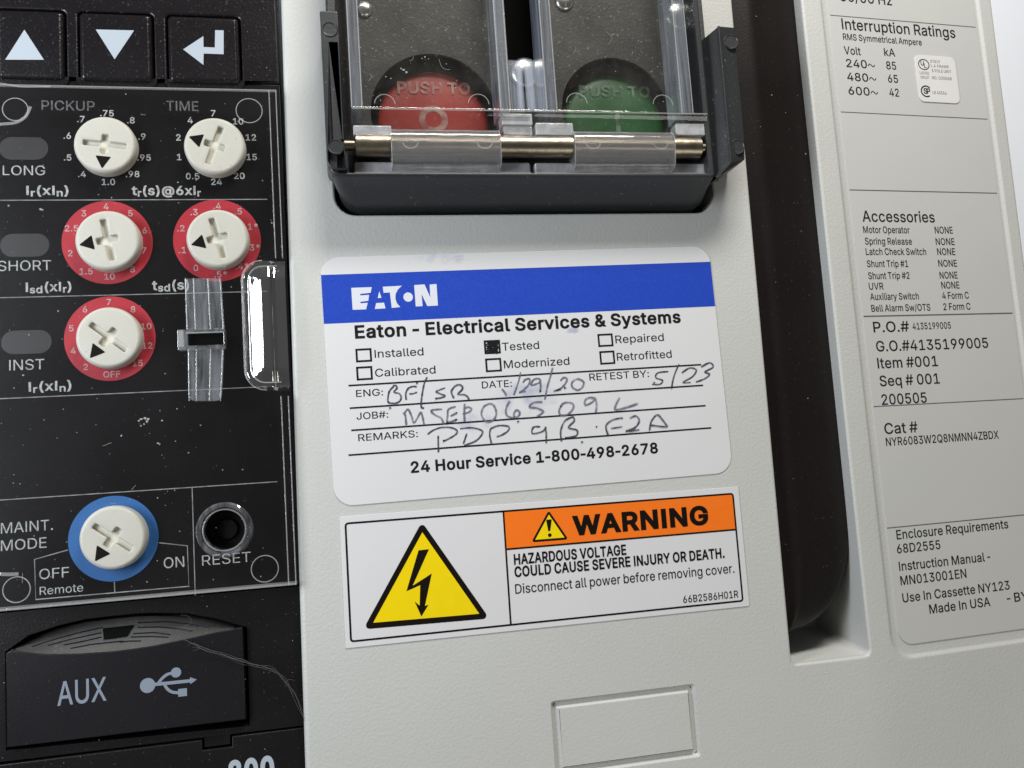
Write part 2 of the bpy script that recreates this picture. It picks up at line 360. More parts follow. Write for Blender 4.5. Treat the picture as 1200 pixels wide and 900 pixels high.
# ------------------------------------------------------------------ lettering (outlines of a plain grotesque, drawn as flat ink)
ORDER = 'ABCDEFGHIJKLMNOPQRSTUVWXYZabcdefghijklmnopqrstuvwxyz0123456789-&:#.,/()@*'
OUTLINES = [
[480,[16,0,202,508,276,508,463,0,395,0,273,346,232,478,239,479,245,478,213,371,85,0],[110,142,110,198,370,198,370,142]],
[456,[60,0,60,508,258,508,290,504,329,490,359,469,381,442,394,410,398,363,390,328,373,301,350,282,315,266,315,262,347,254,371,240,391,220,407,194,416,161,418,123,414,100,400,66,386,47,357,24,301,4,246,0],[124,57,264,58,296,63,320,73,344,96,355,126,354,153,342,184,313,214,279,228,124,231],[124,286,247,286,273,290,295,300,318,320,333,348,335,383,325,412,304,436,270,449,124,452]],
[510,[268,-7,225,-3,186,7,150,25,104,63,70,115,53,157,44,203,40,254,44,305,53,352,70,393,104,445,134,472,186,501,225,512,268,516,305,513,340,504,373,490,402,471,427,447,448,418,463,386,473,348,408,348,390,394,364,424,330,444,284,455,237,453,196,439,161,414,133,378,113,332,106,295,104,233,109,194,118,160,133,130,161,94,184,76,210,63,252,54,284,54,316,60,351,76,375,96,397,129,408,160,473,160,464,123,448,90,428,62,402,38,373,19,340,4,305,-4]],
[502,[219,0,96,0,96,57,254,60,304,73,343,99,372,135,385,164,394,198,398,275,390,329,372,375,354,400,332,420,306,435,275,446,240,451,93,452,93,508,250,508,294,501,334,488,369,468,412,426,434,391,454,329,462,256,454,182,434,118,412,83,384,54,332,21,291,8],[124,508,124,0,60,0,60,508]],
[418,[60,0,60,508,372,508,372,452,124,452,124,286,356,286,356,228,124,228,124,57,375,57,375,0]],
[410,[60,0,60,508,369,508,369,452,124,452,124,278,346,278,346,221,124,221,124,0]],
[520,[268,-7,225,-3,185,7,150,25,104,64,69,116,53,157,44,203,40,254,44,305,53,352,69,393,104,445,133,472,185,501,223,512,265,516,304,512,340,504,374,489,403,470,428,445,449,416,464,384,474,348,408,348,391,386,367,417,344,436,308,451,274,456,236,453,196,440,171,424,150,404,125,364,113,332,104,275,106,213,113,177,125,145,151,105,184,76,238,56,283,54,333,66,365,85,390,112,410,160,415,202,434,199,282,199,282,256,478,256,477,179,471,141,459,107,430,62,406,38,360,11,326,-1]],
[517,[60,0,60,508,124,508,124,289,303,289,392,289,392,508,457,508,457,0,392,0,392,232,348,232,124,232,124,0]],
[184,[60,0,60,508,124,508,124,0]],
[396,[185,-7,124,3,90,21,62,47,52,63,38,100,33,173,98,173,98,131,108,93,122,74,149,56,172,51,209,53,230,61,248,74,261,93,271,131,272,508,336,508,336,146,332,100,317,63,307,47,279,21,227,-3]],
[466,[104,146,104,216,174,304,364,508,448,508],[60,0,60,508,124,508,124,0],[372,0,188,259,228,310,448,0]],
[393,[60,0,60,508,124,508,124,57,361,57,361,0]],
[628,[60,0,60,508,152,508,284,169,322,49,308,49,338,147,476,508,568,508,568,0,504,0,508,457,513,457,472,335,342,0,286,0,167,300,112,457,119,457,120,409,122,0]],
[524,[60,0,60,508,136,508,363,150,414,55,405,54,399,157,399,508,464,508,464,0,387,0,178,330,108,452,119,454,125,296,125,0]],
[534,[267,-7,225,-3,186,7,134,36,105,63,70,115,53,157,44,203,40,254,44,305,53,352,70,393,105,445,134,472,186,501,225,512,267,516,309,512,348,501,400,472,429,445,464,393,480,352,490,305,493,254,490,203,480,157,464,115,429,63,400,36,348,7,309,-3],[267,53,310,59,337,69,361,84,383,105,408,144,421,176,430,254,421,332,408,364,383,404,361,424,324,445,267,456,237,453,197,440,172,424,151,404,126,364,113,332,104,254,113,176,126,144,151,105,172,84,197,69,223,59]],
[444,[60,0,60,508,254,508,289,503,332,488,366,462,395,417,408,362,404,304,383,254,356,223,319,201,272,188,110,186,110,242,257,244,288,252,312,266,333,294,343,328,342,376,329,409,305,434,268,449,124,452,124,0]],
[534,[245,159,312,159,468,-48,401,-48],[267,-7,225,-3,186,7,134,36,105,63,70,115,53,157,44,203,40,254,44,305,53,352,70,393,105,445,134,472,186,501,225,512,267,516,309,512,348,501,400,472,429,445,464,393,480,352,490,305,493,254,490,203,480,157,464,115,429,63,400,36,348,7,309,-3],[267,53,310,59,337,69,361,84,383,105,408,144,421,176,430,254,421,332,408,364,383,404,361,424,324,445,267,456,237,453,197,440,172,424,151,404,126,364,113,332,104,254,113,176,126,144,151,105,172,84,197,69,223,59]],
[449,[60,0,60,508,255,508,305,500,333,488,376,455,396,421,407,381,407,323,390,272,367,240,333,217,289,202,236,198,96,198,96,255,246,255,280,260,305,271,324,287,337,308,344,333,344,372,337,397,319,425,298,440,246,452,124,452,124,0],[353,0,230,229,303,229,428,0]],
[446,[224,-9,156,-1,128,9,91,31,72,49,51,83,38,136,104,136,114,102,136,76,166,58,203,50,246,50,286,60,318,79,338,106,345,131,344,155,336,174,322,188,280,211,163,246,112,269,76,300,56,341,52,372,58,413,68,437,92,468,125,492,151,503,195,514,227,516,289,508,316,498,351,476,369,459,390,427,401,378,338,378,326,412,312,430,291,444,254,456,204,457,159,444,128,418,115,383,117,360,122,346,142,324,170,308,303,267,358,238,379,220,394,198,405,171,408,138,406,112,393,75,360,33,324,10,294,0]],
[448,[32,452,32,508,417,508,417,452,256,452,256,0,192,0,192,452]],
[517,[259,-8,203,-2,169,8,140,24,103,54,84,80,71,108,63,140,60,173,60,508,124,508,124,178,128,144,135,123,153,95,187,68,220,56,259,52,298,56,330,68,357,88,382,123,389,144,392,178,392,508,457,508,457,173,454,140,446,108,432,80,414,55,378,24,348,8,315,-2]],
[480,[204,0,16,508,84,508,203,176,248,30,234,30,257,107,394,508,463,508,278,0]],
[686,[155,0,16,508,82,508,169,171,197,40,189,40,207,128,306,508,380,508,470,162,497,40,488,40,507,128,604,508,670,508,530,0,456,0,362,345,339,460,336,475,341,475,350,475,327,359,230,0]],
[474,[18,0,217,284,217,236,30,508,104,508,211,350,244,292,238,292,232,292,265,350,374,508,446,508,259,239,259,287,456,0,382,0,265,170,233,231,244,231,222,191,92,0]],
[472,[204,0,204,208,16,508,91,508,222,292,250,230,232,230,224,230,251,293,381,508,455,508,268,208,268,0]],
[438,[42,0,42,46,300,423,340,476,348,454,40,452,40,508,396,508,396,462,134,80,98,33,90,54,400,57,400,0]],
[389,[160,-8,126,-5,94,5,68,22,54,36,38,63,32,84,31,118,36,146,58,179,100,203,266,235,273,243,276,254,269,291,256,311,240,322,196,331,163,327,137,316,118,301,100,274,41,291,71,339,114,368,174,384,239,380,271,369,300,350,317,329,330,301,336,252,336,0,276,0,276,52,272,52,252,24,230,8,199,-4],[170,46,220,55,242,68,259,86,274,122,276,190,246,179,141,161,117,150,100,135,92,105,94,87,102,72,130,52]],
[424,[230,-8,198,-5,165,8,142,26,118,58,112,58,112,0,52,0,52,508,114,508,114,319,118,319,147,356,179,376,217,384,259,382,300,368,325,352,354,320,376,277,388,227,389,169,381,116,363,70,336,34,301,9,274,-2],[220,47,262,55,280,66,301,88,320,127,328,190,320,250,301,290,280,312,262,322,220,330,178,322,161,312,140,291,118,241,112,190,121,126,140,86,162,65,179,55]],
[396,[207,-8,174,-5,144,3,117,16,82,46,56,85,44,116,34,188,44,260,56,291,82,330,117,360,144,373,174,382,207,384,260,377,305,356,340,322,362,277,303,262,293,285,274,307,252,321,225,329,183,328,145,310,130,296,113,269,98,212,100,151,118,97,137,73,154,60,183,49,213,47,242,52,270,66,292,88,304,117,363,102,341,56,306,22,260,0]],
[424,[196,-8,151,-2,112,16,79,45,54,84,39,133,35,169,36,227,49,277,70,320,89,342,124,368,165,382,207,384,245,376,278,356,306,319,310,319,310,508,372,508,372,0,312,0,312,58,306,58,283,26,260,8,227,-5],[204,47,246,55,263,65,284,86,303,126,312,190,303,252,284,291,264,312,246,322,204,330,162,322,144,312,124,290,105,250,96,190,105,127,124,88,145,66,163,55]],
[404,[212,-8,177,-5,145,3,117,16,82,46,56,85,44,116,34,187,43,258,63,304,81,329,115,360,142,373,172,382,205,384,246,380,276,370,303,355,327,333,347,305,361,269,371,194,371,170,75,170,75,221,338,221,310,202,304,248,293,278,270,308,246,323,216,330,173,326,146,314,125,294,109,270,99,241,96,164,106,116,116,97,135,73,170,53,220,46,254,52,276,65,294,82,306,106,365,91,348,55,311,20,261,-3]],
[254,[228,380,228,327,6,327,6,380],[80,0,80,432,84,461,101,493,135,519,178,530,234,524,242,521,228,468,199,474,171,470,154,460,145,443,142,418,142,0]],
[425,[207,-150,156,-146,114,-132,76,-104,50,-70,102,-40,131,-74,169,-94,222,-97,249,-92,272,-82,298,-58,308,-34,312,68,306,68,272,28,252,16,227,8,195,5,152,10,101,34,62,77,43,120,34,191,43,263,55,294,80,332,101,352,138,374,181,384,237,379,273,360,308,319,313,319,313,380,372,380,372,-9,367,-54,350,-90,314,-124,265,-144],[205,59,246,66,264,75,285,95,304,131,312,192,307,242,285,291,272,306,247,322,205,330,163,322,145,312,124,290,105,252,96,192,105,133,124,96,146,76,163,66]],
[410,[114,226,114,0,52,0,52,508,114,508,114,288,102,288,116,319,132,344,152,362,187,379,213,384,252,383,285,373,313,356,340,321,355,271,357,0,296,0,295,249,286,286,273,304,256,318,223,328,193,328,161,318,141,303,126,282,117,257]],
[166,[52,0,52,380,114,380,114,0],[84,443,67,446,54,454,45,468,42,483,45,499,54,512,67,521,84,524,100,521,114,512,123,499,126,483,123,468,114,454,100,446]],
[166,[52,380,114,380,113,-52,97,-99,72,-124,37,-139,-10,-142,-10,-86,18,-85,36,-77,47,-61,52,-38],[84,443,67,446,54,454,44,468,41,483,44,499,54,512,67,521,84,524,100,521,114,512,123,499,126,483,123,468,114,454,100,446]],
[380,[110,136,110,212,120,212,284,380,360,380,184,200,177,200],[52,0,52,508,114,508,114,0],[294,0,148,186,191,228,372,0]],
[189,[140,-2,101,3,82,13,62,37,55,59,52,508,114,508,114,83,118,66,126,57,140,52,170,54,180,2]],
[610,[52,0,52,380,112,380,112,296,108,296,122,331,145,358,172,376,203,385,245,383,278,368,309,331,321,294,312,294,322,321,343,350,372,371,407,383,447,386,478,380,514,361,535,338,550,307,557,269,557,0,496,0,493,278,485,298,472,312,447,326,418,330,395,328,368,316,349,296,338,270,336,0,274,0,272,280,265,297,246,317,229,326,200,330,171,326,145,312,126,289,117,266,114,0]],
[410,[114,226,114,0,52,0,52,380,112,380,112,288,102,288,116,319,132,344,152,362,187,379,213,384,252,383,285,373,313,356,340,321,355,271,357,0,296,0,295,249,286,286,273,304,256,318,223,328,193,328,161,318,141,303,126,282,117,257]],
[415,[207,-8,174,-5,144,3,117,16,82,46,56,85,44,116,34,188,44,260,56,291,82,330,117,360,144,373,174,382,207,384,241,382,271,373,298,360,333,330,360,291,372,260,381,188,372,116,360,85,333,46,298,16,271,3,240,-5],[207,46,252,55,270,66,292,89,311,128,319,188,311,247,298,278,285,296,252,321,207,330,163,321,145,310,124,287,105,248,96,188,105,128,130,80,163,55]],
[424,[52,-142,52,380,112,380,112,319,118,319,152,360,188,379,244,384,274,378,300,368,325,352,354,320,370,292,381,261,388,227,389,169,381,116,370,84,346,45,325,25,288,3,245,-7,208,-7,172,4,148,21,118,58,114,58,114,-142],[220,47,262,55,280,66,301,88,320,127,328,190,320,250,301,290,280,312,262,322,220,330,178,322,161,312,140,291,118,241,112,190,121,126,140,86,162,65,179,55]],
[424,[372,-142,310,-142,310,58,306,58,278,21,252,4,217,-7,180,-7,137,3,100,25,79,45,54,84,39,133,35,169,36,227,43,261,70,320,89,342,124,368,151,378,180,384,237,379,272,360,306,319,312,319,312,380,372,380],[204,47,246,55,263,65,284,86,303,126,312,190,303,252,284,291,264,312,246,322,204,330,162,322,144,312,124,290,105,250,96,190,105,127,124,88,145,66,163,55]],
[259,[52,0,52,380,112,380,112,321,116,321,130,347,161,373,202,384,244,384,244,322,198,325,166,318,140,301,122,277,114,237,114,0]],
[365,[182,-8,133,-3,84,18,50,54,36,94,94,106,105,79,117,66,140,52,170,46,206,47,227,53,244,62,262,81,267,95,266,115,249,140,221,153,133,174,104,186,72,208,58,227,50,249,47,274,52,305,60,323,79,347,105,365,137,378,200,384,244,376,279,358,304,332,324,290,268,277,254,304,228,325,199,332,166,331,139,322,119,306,109,285,112,258,124,244,143,232,246,205,286,187,306,172,320,153,328,131,331,106,323,65,312,47,290,24,260,6,236,-2]],
[228,[204,380,204,327,6,327,6,380],[65,471,126,471,127,83,136,62,150,53,172,50,202,54,213,2,168,-4,125,2,92,22,72,52,65,93]],
[410,[182,-5,136,2,106,17,75,48,60,82,52,139,52,380,114,380,116,117,124,94,145,67,175,53,200,50,226,53,256,66,274,83,287,105,296,152,296,380,357,380,357,0,298,0,298,92,308,92,301,75,286,47,267,25,234,5]],
[389,[162,0,18,380,84,380,173,132,206,21,184,21,220,144,305,380,372,380,226,0]],
[567,[138,0,22,380,87,380,154,136,175,42,165,42,179,105,252,380,316,380,371,176,402,42,392,42,402,90,480,380,544,380,430,0,368,0,304,225,276,338,281,338,290,338,284,309,198,0]],
[378,[21,0,172,218,171,171,28,380,100,380,207,206,176,206,222,287,282,380,352,380,208,168,208,214,358,0,287,0,209,120,173,182,178,182,204,182,165,112,92,0]],
[389,[48,-138,62,-86,104,-89,126,-78,145,-51,162,-2,18,380,84,380,173,132,206,21,184,21,220,144,305,380,372,380,204,-58,187,-93,165,-119,132,-138,92,-145]],
[380,[42,0,42,46,254,320,254,323,48,323,48,380,332,380,332,331,126,56,338,56,338,0]],
[453,[226,-7,191,-4,158,7,117,35,95,62,69,114,57,155,48,254,53,330,63,375,77,414,95,447,130,484,159,502,191,512,226,516,263,512,295,502,323,484,358,447,376,414,396,353,406,254,396,155,384,114,359,62,324,24,295,7,263,-4],[226,50,250,52,271,60,290,74,313,103,325,129,338,176,344,254,338,332,325,380,313,405,298,426,271,449,250,457,226,460,203,457,182,449,155,426,140,405,119,349,110,254,119,159,140,103,163,74,182,60,203,52]],
[453,[76,0,76,54,391,54,391,0],[276,508,276,0,212,0,212,448,86,358,86,427,198,508]],
[453,[64,0,64,48,288,290,310,326,320,364,317,397,308,418,286,441,258,455,205,458,165,443,148,427,135,406,127,362,66,362,68,391,80,430,111,473,131,489,168,507,196,513,240,515,294,502,337,474,367,434,380,386,380,354,374,327,357,290,327,247,152,56,389,56,389,0]],
[453,[218,-7,173,-3,146,4,98,30,70,58,57,79,44,132,110,132,118,100,132,81,157,62,190,52,229,50,258,55,290,69,309,86,323,108,329,145,323,180,305,210,284,228,254,241,216,247,156,248,156,299,288,452,70,452,70,508,372,508,372,460,212,278,212,289,279,286,321,269,354,244,371,222,387,186,393,145,387,103,363,55,321,19,266,-2]],
[453,[40,106,40,158,247,508,310,508,108,162,413,162,413,106],[282,0,282,318,343,318,343,0]],
[453,[221,-7,165,1,140,11,108,32,83,60,71,82,60,130,122,130,134,95,148,78,166,64,204,51,250,54,291,75,314,104,328,151,324,193,314,221,297,244,274,262,248,273,218,277,184,273,152,262,128,246,68,252,96,508,366,508,366,452,150,452,134,302,169,322,211,333,252,332,294,321,330,299,352,278,375,241,388,199,391,163,385,117,369,76,352,52,321,23,295,8,253,-5]],
[453,[226,-7,196,-5,155,8,130,22,100,51,78,88,69,115,64,162,68,199,80,239,112,302,252,508,322,508,151,261,146,261,174,295,214,312,265,312,316,294,346,271,375,228,387,187,387,127,368,72,333,30,284,2],[226,48,263,55,299,79,318,110,328,157,318,205,299,235,263,259,226,266,190,259,153,235,131,197,125,158,131,119,153,79,190,55]],
[453,[97,0,324,452,62,452,62,508,390,508,390,448,165,0]],
[453,[226,-7,163,1,136,12,101,33,74,62,62,84,52,135,58,176,81,220,117,252,152,264,109,289,80,330,70,380,79,429,98,460,135,492,183,511,226,516,268,511,317,492,354,460,373,429,382,380,372,330,343,289,300,264,335,252,372,220,395,176,401,135,391,84,371,52,352,33,317,12,289,1],[226,49,267,54,307,74,331,106,336,138,330,173,305,208,274,227,226,235,178,227,147,208,122,173,116,138,121,106,145,74,185,54],[226,290,260,294,293,313,314,344,319,376,314,407,294,437,260,455,226,460,192,455,159,437,138,407,133,376,138,344,159,313,193,294]],
[453,[226,516,271,510,297,501,333,478,352,458,374,421,384,393,389,347,385,309,367,255,340,207,200,0,130,0,302,248,308,248,278,214,238,196,188,197,137,214,106,238,77,281,66,321,66,382,84,436,120,479,168,506],[226,460,190,454,154,429,131,390,126,352,131,313,154,274,190,250,226,244,263,250,299,273,322,312,328,350,322,390,299,429,263,454]],
[262,[30,188,30,244,232,244,232,188]],
[448,[196,-7,136,2,99,18,78,34,61,52,43,84,34,133,43,181,70,220,110,256,230,346,257,379,262,405,255,434,233,454,202,461,168,453,145,431,137,399,146,363,168,327,438,0,364,0,121,292,88,344,77,379,76,410,82,440,96,466,117,488,144,503,200,514,256,503,297,475,320,433,322,382,309,349,281,314,145,210,110,174,100,154,97,131,100,108,114,81,143,58,175,48,213,48,251,59,294,88,321,121,343,174,349,224,408,224,403,167,389,124,371,92,333,47,305,23,271,6,234,-4]],
[188,[96,-4,78,-1,63,9,53,24,50,41,53,59,63,74,78,83,96,86,113,83,128,74,138,59,141,41,138,24,128,9,113,-1],[96,270,78,274,63,284,53,299,50,316,53,334,63,348,78,359,96,362,113,359,128,348,138,334,141,316,138,299,128,284,113,274]],
[440,[242,0,326,508,377,508,294,0],[10,140,19,192,400,192,392,140],[64,0,147,508,198,508,114,0],[40,316,49,368,429,368,422,316]],
[188,[96,-4,78,-1,63,9,53,24,50,41,53,59,63,74,78,83,96,86,113,83,128,74,138,59,141,41,138,24,128,9,113,-1]],
[188,[38,-120,68,71,137,71,84,-120]],
[249,[235,532,71,-76,14,-76,178,532]],
[273,[89,206,92,264,104,344,125,422,152,494,176,539,236,539,204,466,174,370,156,276,151,206,155,145,172,67,195,-1,236,-96,176,-96,150,-47,128,4,105,80,92,156]],
[273,[37,-96,79,0,102,69,118,147,122,206,117,276,99,370,69,466,37,539,96,539,135,459,169,344,183,244,182,156,174,104,153,28,123,-47,96,-96]],
[676,[356,-135,307,-133,241,-120,185,-98,136,-65,98,-24,69,27,49,87,41,155,43,226,55,290,78,346,110,394,151,433,201,462,260,482,325,491,394,489,435,482,490,461,536,432,574,394,603,351,623,302,635,233,632,154,622,96,600,49,570,23,529,11,476,16,457,24,436,40,420,68,402,41,371,20,326,12,285,18,250,36,223,62,204,96,192,137,188,182,193,226,206,265,228,297,268,328,304,341,341,343,369,338,398,323,416,306,420,306,420,335,474,335,475,97,489,70,499,63,518,59,540,63,556,76,568,97,576,127,581,230,574,273,561,314,532,363,490,402,435,429,385,440,309,440,258,430,199,402,153,360,135,334,114,288,102,236,98,178,102,118,114,66,136,21,154,-5,176,-27,216,-54,246,-68,298,-81,385,-84,436,-75,489,-58,504,-107,430,-128],[330,65,368,71,395,88,415,128,421,172,417,231,403,263,381,282,341,291,305,288,271,266,249,230,242,194,245,144,262,101,293,72]],
[453,[202,222,206,331,114,272,90,316,186,366,90,415,114,459,206,400,202,508,250,508,246,400,338,459,362,415,266,366,362,316,338,272,246,331,250,222]],
]

GL = {}
for ch, row_ in zip(ORDER, OUTLINES):
    GL[ch] = (row_[0] / 10, [[(c[i] / 10, c[i + 1] / 10) for i in range(0, len(c), 2)] for c in row_[1:]])
GL[' '] = (15.0, []); GL['~'] = (46.0, None)
CAP = 50.87
GC = {}
def glyph(ch, bold):
    if (ch, bold) in GC: return GC[ch, bold]
    adv, cs = GL[ch]
    if ch == '~':
        g = G(); pts = [(3, 14), (8, 25), (15, 28), (24, 20), (31, 13), (38, 14), (44, 25)]; g.ribbon(pts, 5.5, 0, True); GC[ch, bold] = (adv, g.v, g.f); return GC[ch, bold]
    if bold and cs:
        def area_(q): return sum(q[i - 1][0] * q[i][1] - q[i][0] * q[i - 1][1] for i in range(len(q)))
        big = max(cs, key=lambda q: abs(area_(q))); sg = 1 if area_(big) > 0 else -1
        cs = [inset(q, -bold * sg) if True else q for q in cs]
    g = G()
    if cs:
        vs = [Vector(p) for q in cs for p in q]; fs = []; k = 0
        for q in cs: fs.append(list(range(k, k + len(q)))); k += len(q)
        V, _, F, *_r = delaunay_2d_cdt(vs, [], fs, 0, 1e-4)
        def wind(x, y):
            w = 0
            for q in cs:
                for i in range(len(q)):
                    (x0, y0), (x1, y1) = q[i - 1], q[i]
                    if (y0 <= y) != (y1 <= y):
                        xx = x0 + (y - y0) / (y1 - y0) * (x1 - x0)
                        if xx > x: w += 1 if y1 > y0 else -1
            return w
        g.add([(p.x, p.y) for p in V], 0)
        for f in F:
            c = sum((V[i] for i in f), Vector((0, 0))) / len(f)
            if wind(c.x, c.y): g.f.append(tuple(f))
    GC[ch, bold] = (adv + bold * 1.2, g.v, g.f); return GC[ch, bold]
def text(g, s, p0, p1, cap, z=1.0, bold=0.0, ang=0.0, slant=0.0):
    """p0, p1: measured ends of the baseline; p1=None keeps natural width, a number scales it"""
    M = g.M; a = at(p0[0], p0[1], z, M); sc = math.dist(at(p0[0], p0[1] - cap, z, M), a) / CAP
    runs = []; x = 0; i = 0
    while i < len(s):
        sub = 0
        if s[i] == '_': sub = 1; i += 1
        adv, v, f = glyph(s[i], bold); k = 0.78 if sub else 1.0; dy = -9 if sub else 0
        runs.append((x, k, dy, v, f)); x += adv * k; i += 1
    xs = [x_ + q[0] * k for x_, k, dy, v, f in runs for q in v]
    lo, hi = min(xs), max(xs)
    if p1 is None: sx = sc; b = a
    elif isinstance(p1, (int, float)): sx = sc * p1
    else:
        b = at(p1[0], p1[1], z, M); sx = math.dist(a, b) / (hi - lo)
        mu, mv = (a[0] + b[0]) / 2, (a[1] + b[1]) / 2; L = math.dist(a, b) / 2
        a = (mu - L * math.cos(ang), mv - L * math.sin(ang))
    ca, sa = math.cos(ang), math.sin(ang)
    for x_, k, dy, v, f in runs:
        i0 = len(g.v)
        for q in v:
            X = (x_ + q[0] * k - lo) * sx; Y = (q[1] * k + dy) * sc; X += slant * Y
            g.v.append((a[0] + X * ca - Y * sa, a[1] + X * sa + Y * ca, z))
        g.f.extend(tuple(i0 + t for t in ff) for ff in f)
    return g
def label_at(g, s, c, cap, z=1.0, bold=0.0, wide=1.0):
    """short legend centred on a measured point"""
    M = g.M; a = at(c[0], c[1], z, M); sc = math.dist(at(c[0], c[1] - cap, z, M), a) / CAP
    w = sum(glyph(ch, bold)[0] for ch in s) * sc * wide; x = a[0] - w / 2; y = a[1] - CAP * sc / 2
    for ch in s:
        adv, v, f = glyph(ch, bold); i0 = len(g.v)
        for q in v: g.v.append((x + q[0] * sc * wide, y + q[1] * sc, z))
        g.f.extend(tuple(i0 + t for t in ff) for ff in f); x += adv * sc * wide
    return g
def lines(name, parent, mat, rows, M=M0, z=1.0, ang=0.0, bold=0.0, **kw):
    for row in rows:
        s, p0, p1, cap = row[:4]; b = row[4] if len(row) > 4 else bold
        g = G(M); text(g, s, p0, p1, cap, z, b, ang, **kw); part(name, g, mat, parent, wn=False)
def P(pts, z=0.0, M=M0): return [at(x, y, z, M) for x, y in pts]
# ================================================================== the setting: white wall far behind
g = G(); g.sheet(rect(-6000, -5000, 8000, 6000), -290)
w = part('wall', g, 'wall_white', None, wn=False); w['kind'] = 'structure'

# ================================================================== grey breaker housing
ZP = -12.0                                   # level of the black electronics panel below the grey cover
housing = thing('breaker_housing', (100, -360), 'light grey textured plastic housing of the circuit breaker carrying the stickers', 'circuit breaker')
def left_u(v):                               # grey cover's edge beside the black panel
    a = at(329, 0); b = at(357.5, 900); return a[0] + (b[0] - a[0]) * (v - a[1]) / (b[1] - a[1])
ra = at(1163, 0, 0, MR); rb = at(1193.5, 240, 0, MR)
def right_u(v): return ra[0] + (rb[0] - ra[0]) * (v - ra[1]) / (rb[1] - ra[1])
VT, VB = 760, -760
sl0 = at(858, 0); sl1 = at(928, 775); sr0 = at(939.5, 0); sr1 = at(1019, 757)
def slot_l(v): return sl0[0] + (sl1[0] - sl0[0]) * (v - sl0[1]) / (sl1[1] - sl0[1])
def slot_r(v): return sr0[0] + (sr1[0] - sr0[0]) * (v - sr0[1]) / (sr1[1] - sr0[1])
SB = (at(930, 783)[1] + at(1015, 764)[1]) / 2
slot = [(slot_l(700), 700), (slot_l(SB), SB), (slot_r(SB), SB), (slot_r(700), 700)]
slotL = rpoly(slot, [0, 7, 7, 0], 5)
gh = [at(391, -60), at(392.5, 251), at(838, 250), at(829, -60)]
GB = (gh[1][1] + gh[2][1]) / 2
guard_hole = rpoly([(gh[0][0], 700), (gh[1][0], GB), (gh[2][0], GB), (gh[2][0] + 1, 700)], [0, 24, 24, 0], 6)
# embossed blank: V groove round a rectangle
e = [at(646, 823), at(813.5, 802), at(820, 886)]
EU0, EU1, EV1, EV0 = e[0][0], e[1][0], (e[0][1] + e[1][1]) / 2, e[2][1]
emb = rpoly(rect(EU0, EV0, EU1, EV1), 3, 3); emb_in = rpoly(rect(EU0 + 5.5, EV0 + 5.5, EU1 - 5.5, EV1 - 5.5), 2.5, 3)
# recess for the rating label (rating frame -> straight sheet coordinates share the same axis)
RU0, RU1, RV0 = at(1034, 620, 0, MR)[0] - 1, at(1160, 135, 0, MR)[0] + 2, at(1100, 760, 0, MR)[1] - 2
rec = rpoly([(X0 + RU0, 680), (X0 + RU0, RV0), (X0 + RU1, RV0), (X0 + RU1, 680)], [0, 26, 26, 0], 7)
outer = [(left_u(VT), VT), (left_u(VB), VB), (X0 + right_u(VB), VB), (X0 + right_u(VT), VT)]
g = G()
g.plate(rpoly(outer, 6, 4), -260, 0, 5.0, holes=[slotL, guard_hole], seg=4)
# recess and groove are cut as holes of their own profile
g2 = G(); fil = 2.2
g = G()
tops = []
def edge(loop, prof, hole):
    L = loop[::-1] if hole else loop; prev = None; first = None
    for d, z in prof:
        ids = g.add(inset(L, d) if abs(d) > 1e-6 else L, z)
        if prev: g.f.extend((prev[i], ids[i], ids[(i + 1) % len(ids)], prev[(i + 1) % len(ids)]) for i in range(len(ids)))
        else: first = ids
        prev = ids
    tops.append(first)
def fillet(r, depth, n=4): return [(r * (1 - math.sin(k / n * math.pi / 2)), -r * (1 - math.cos(k / n * math.pi / 2))) for k in range(n + 1)] + [(0, -depth)]
edge(rpoly(outer, 8, 5), fillet(6, 260, 5), False)
edge(slotL, fillet(3.5, 9), True)
edge(guard_hole, fillet(3.0, 60), True)
edge(rec, [(6.5, 0), (4.2, -0.5), (1.8, -2.2), (0, -2.6), (-6, -2.9)], True)
edge(emb, [(1.2, 0), (0.5, -0.3), (-1.2, -3.0), (-2.6, -3.8)], True)
g.cap(tops, True)
def bend(me):
    """crease-free lean of the label wing"""
    bm = bmesh.new(); bm.from_mesh(me)
    bs = ORIG[housing.name]
    for u in (414, 420, 426, 432, 438, 444, 450, 456):
        bmesh.ops.bisect_plane(bm, geom=bm.verts[:] + bm.edges[:] + bm.faces[:], dist=1e-5, plane_co=Vector((u * K, 0, 0)) - bs, plane_no=(1, 0, 0))
    t = math.tan(TILT)
    for v in bm.verts:
        u = (v.co.x + bs.x) / K; a, b_ = 410.0, 450.2
        if u > a: v.co.z -= K * (t * (u - a) ** 2 / (2 * (b_ - a)) if u < b_ else t * (u - X0))
        if u > X0: v.co.x = (X0 + (u - X0) * math.cos(TILT)) * K - bs.x
    bm.to_mesh(me); bm.free()
part('front_cover', g, 'grey_housing', housing, post=bend)
g = G(); g.loft([(inset(emb_in, -3.4), -3.9), (emb_in, -3.8), (inset(emb_in, 0.8), -3.2), (inset(emb_in, 2.6), -0.3), (inset(emb_in, 3.4), 0.0)])
part('knockout_panel', g, 'grey_housing', housing)
g = G(MR); g.sheet([(p[0] - X0, p[1]) for p in inset(rec, -5.5)], -2.95)
part('label_recess', g, 'smooth_grey_housing', housing, wn=False)
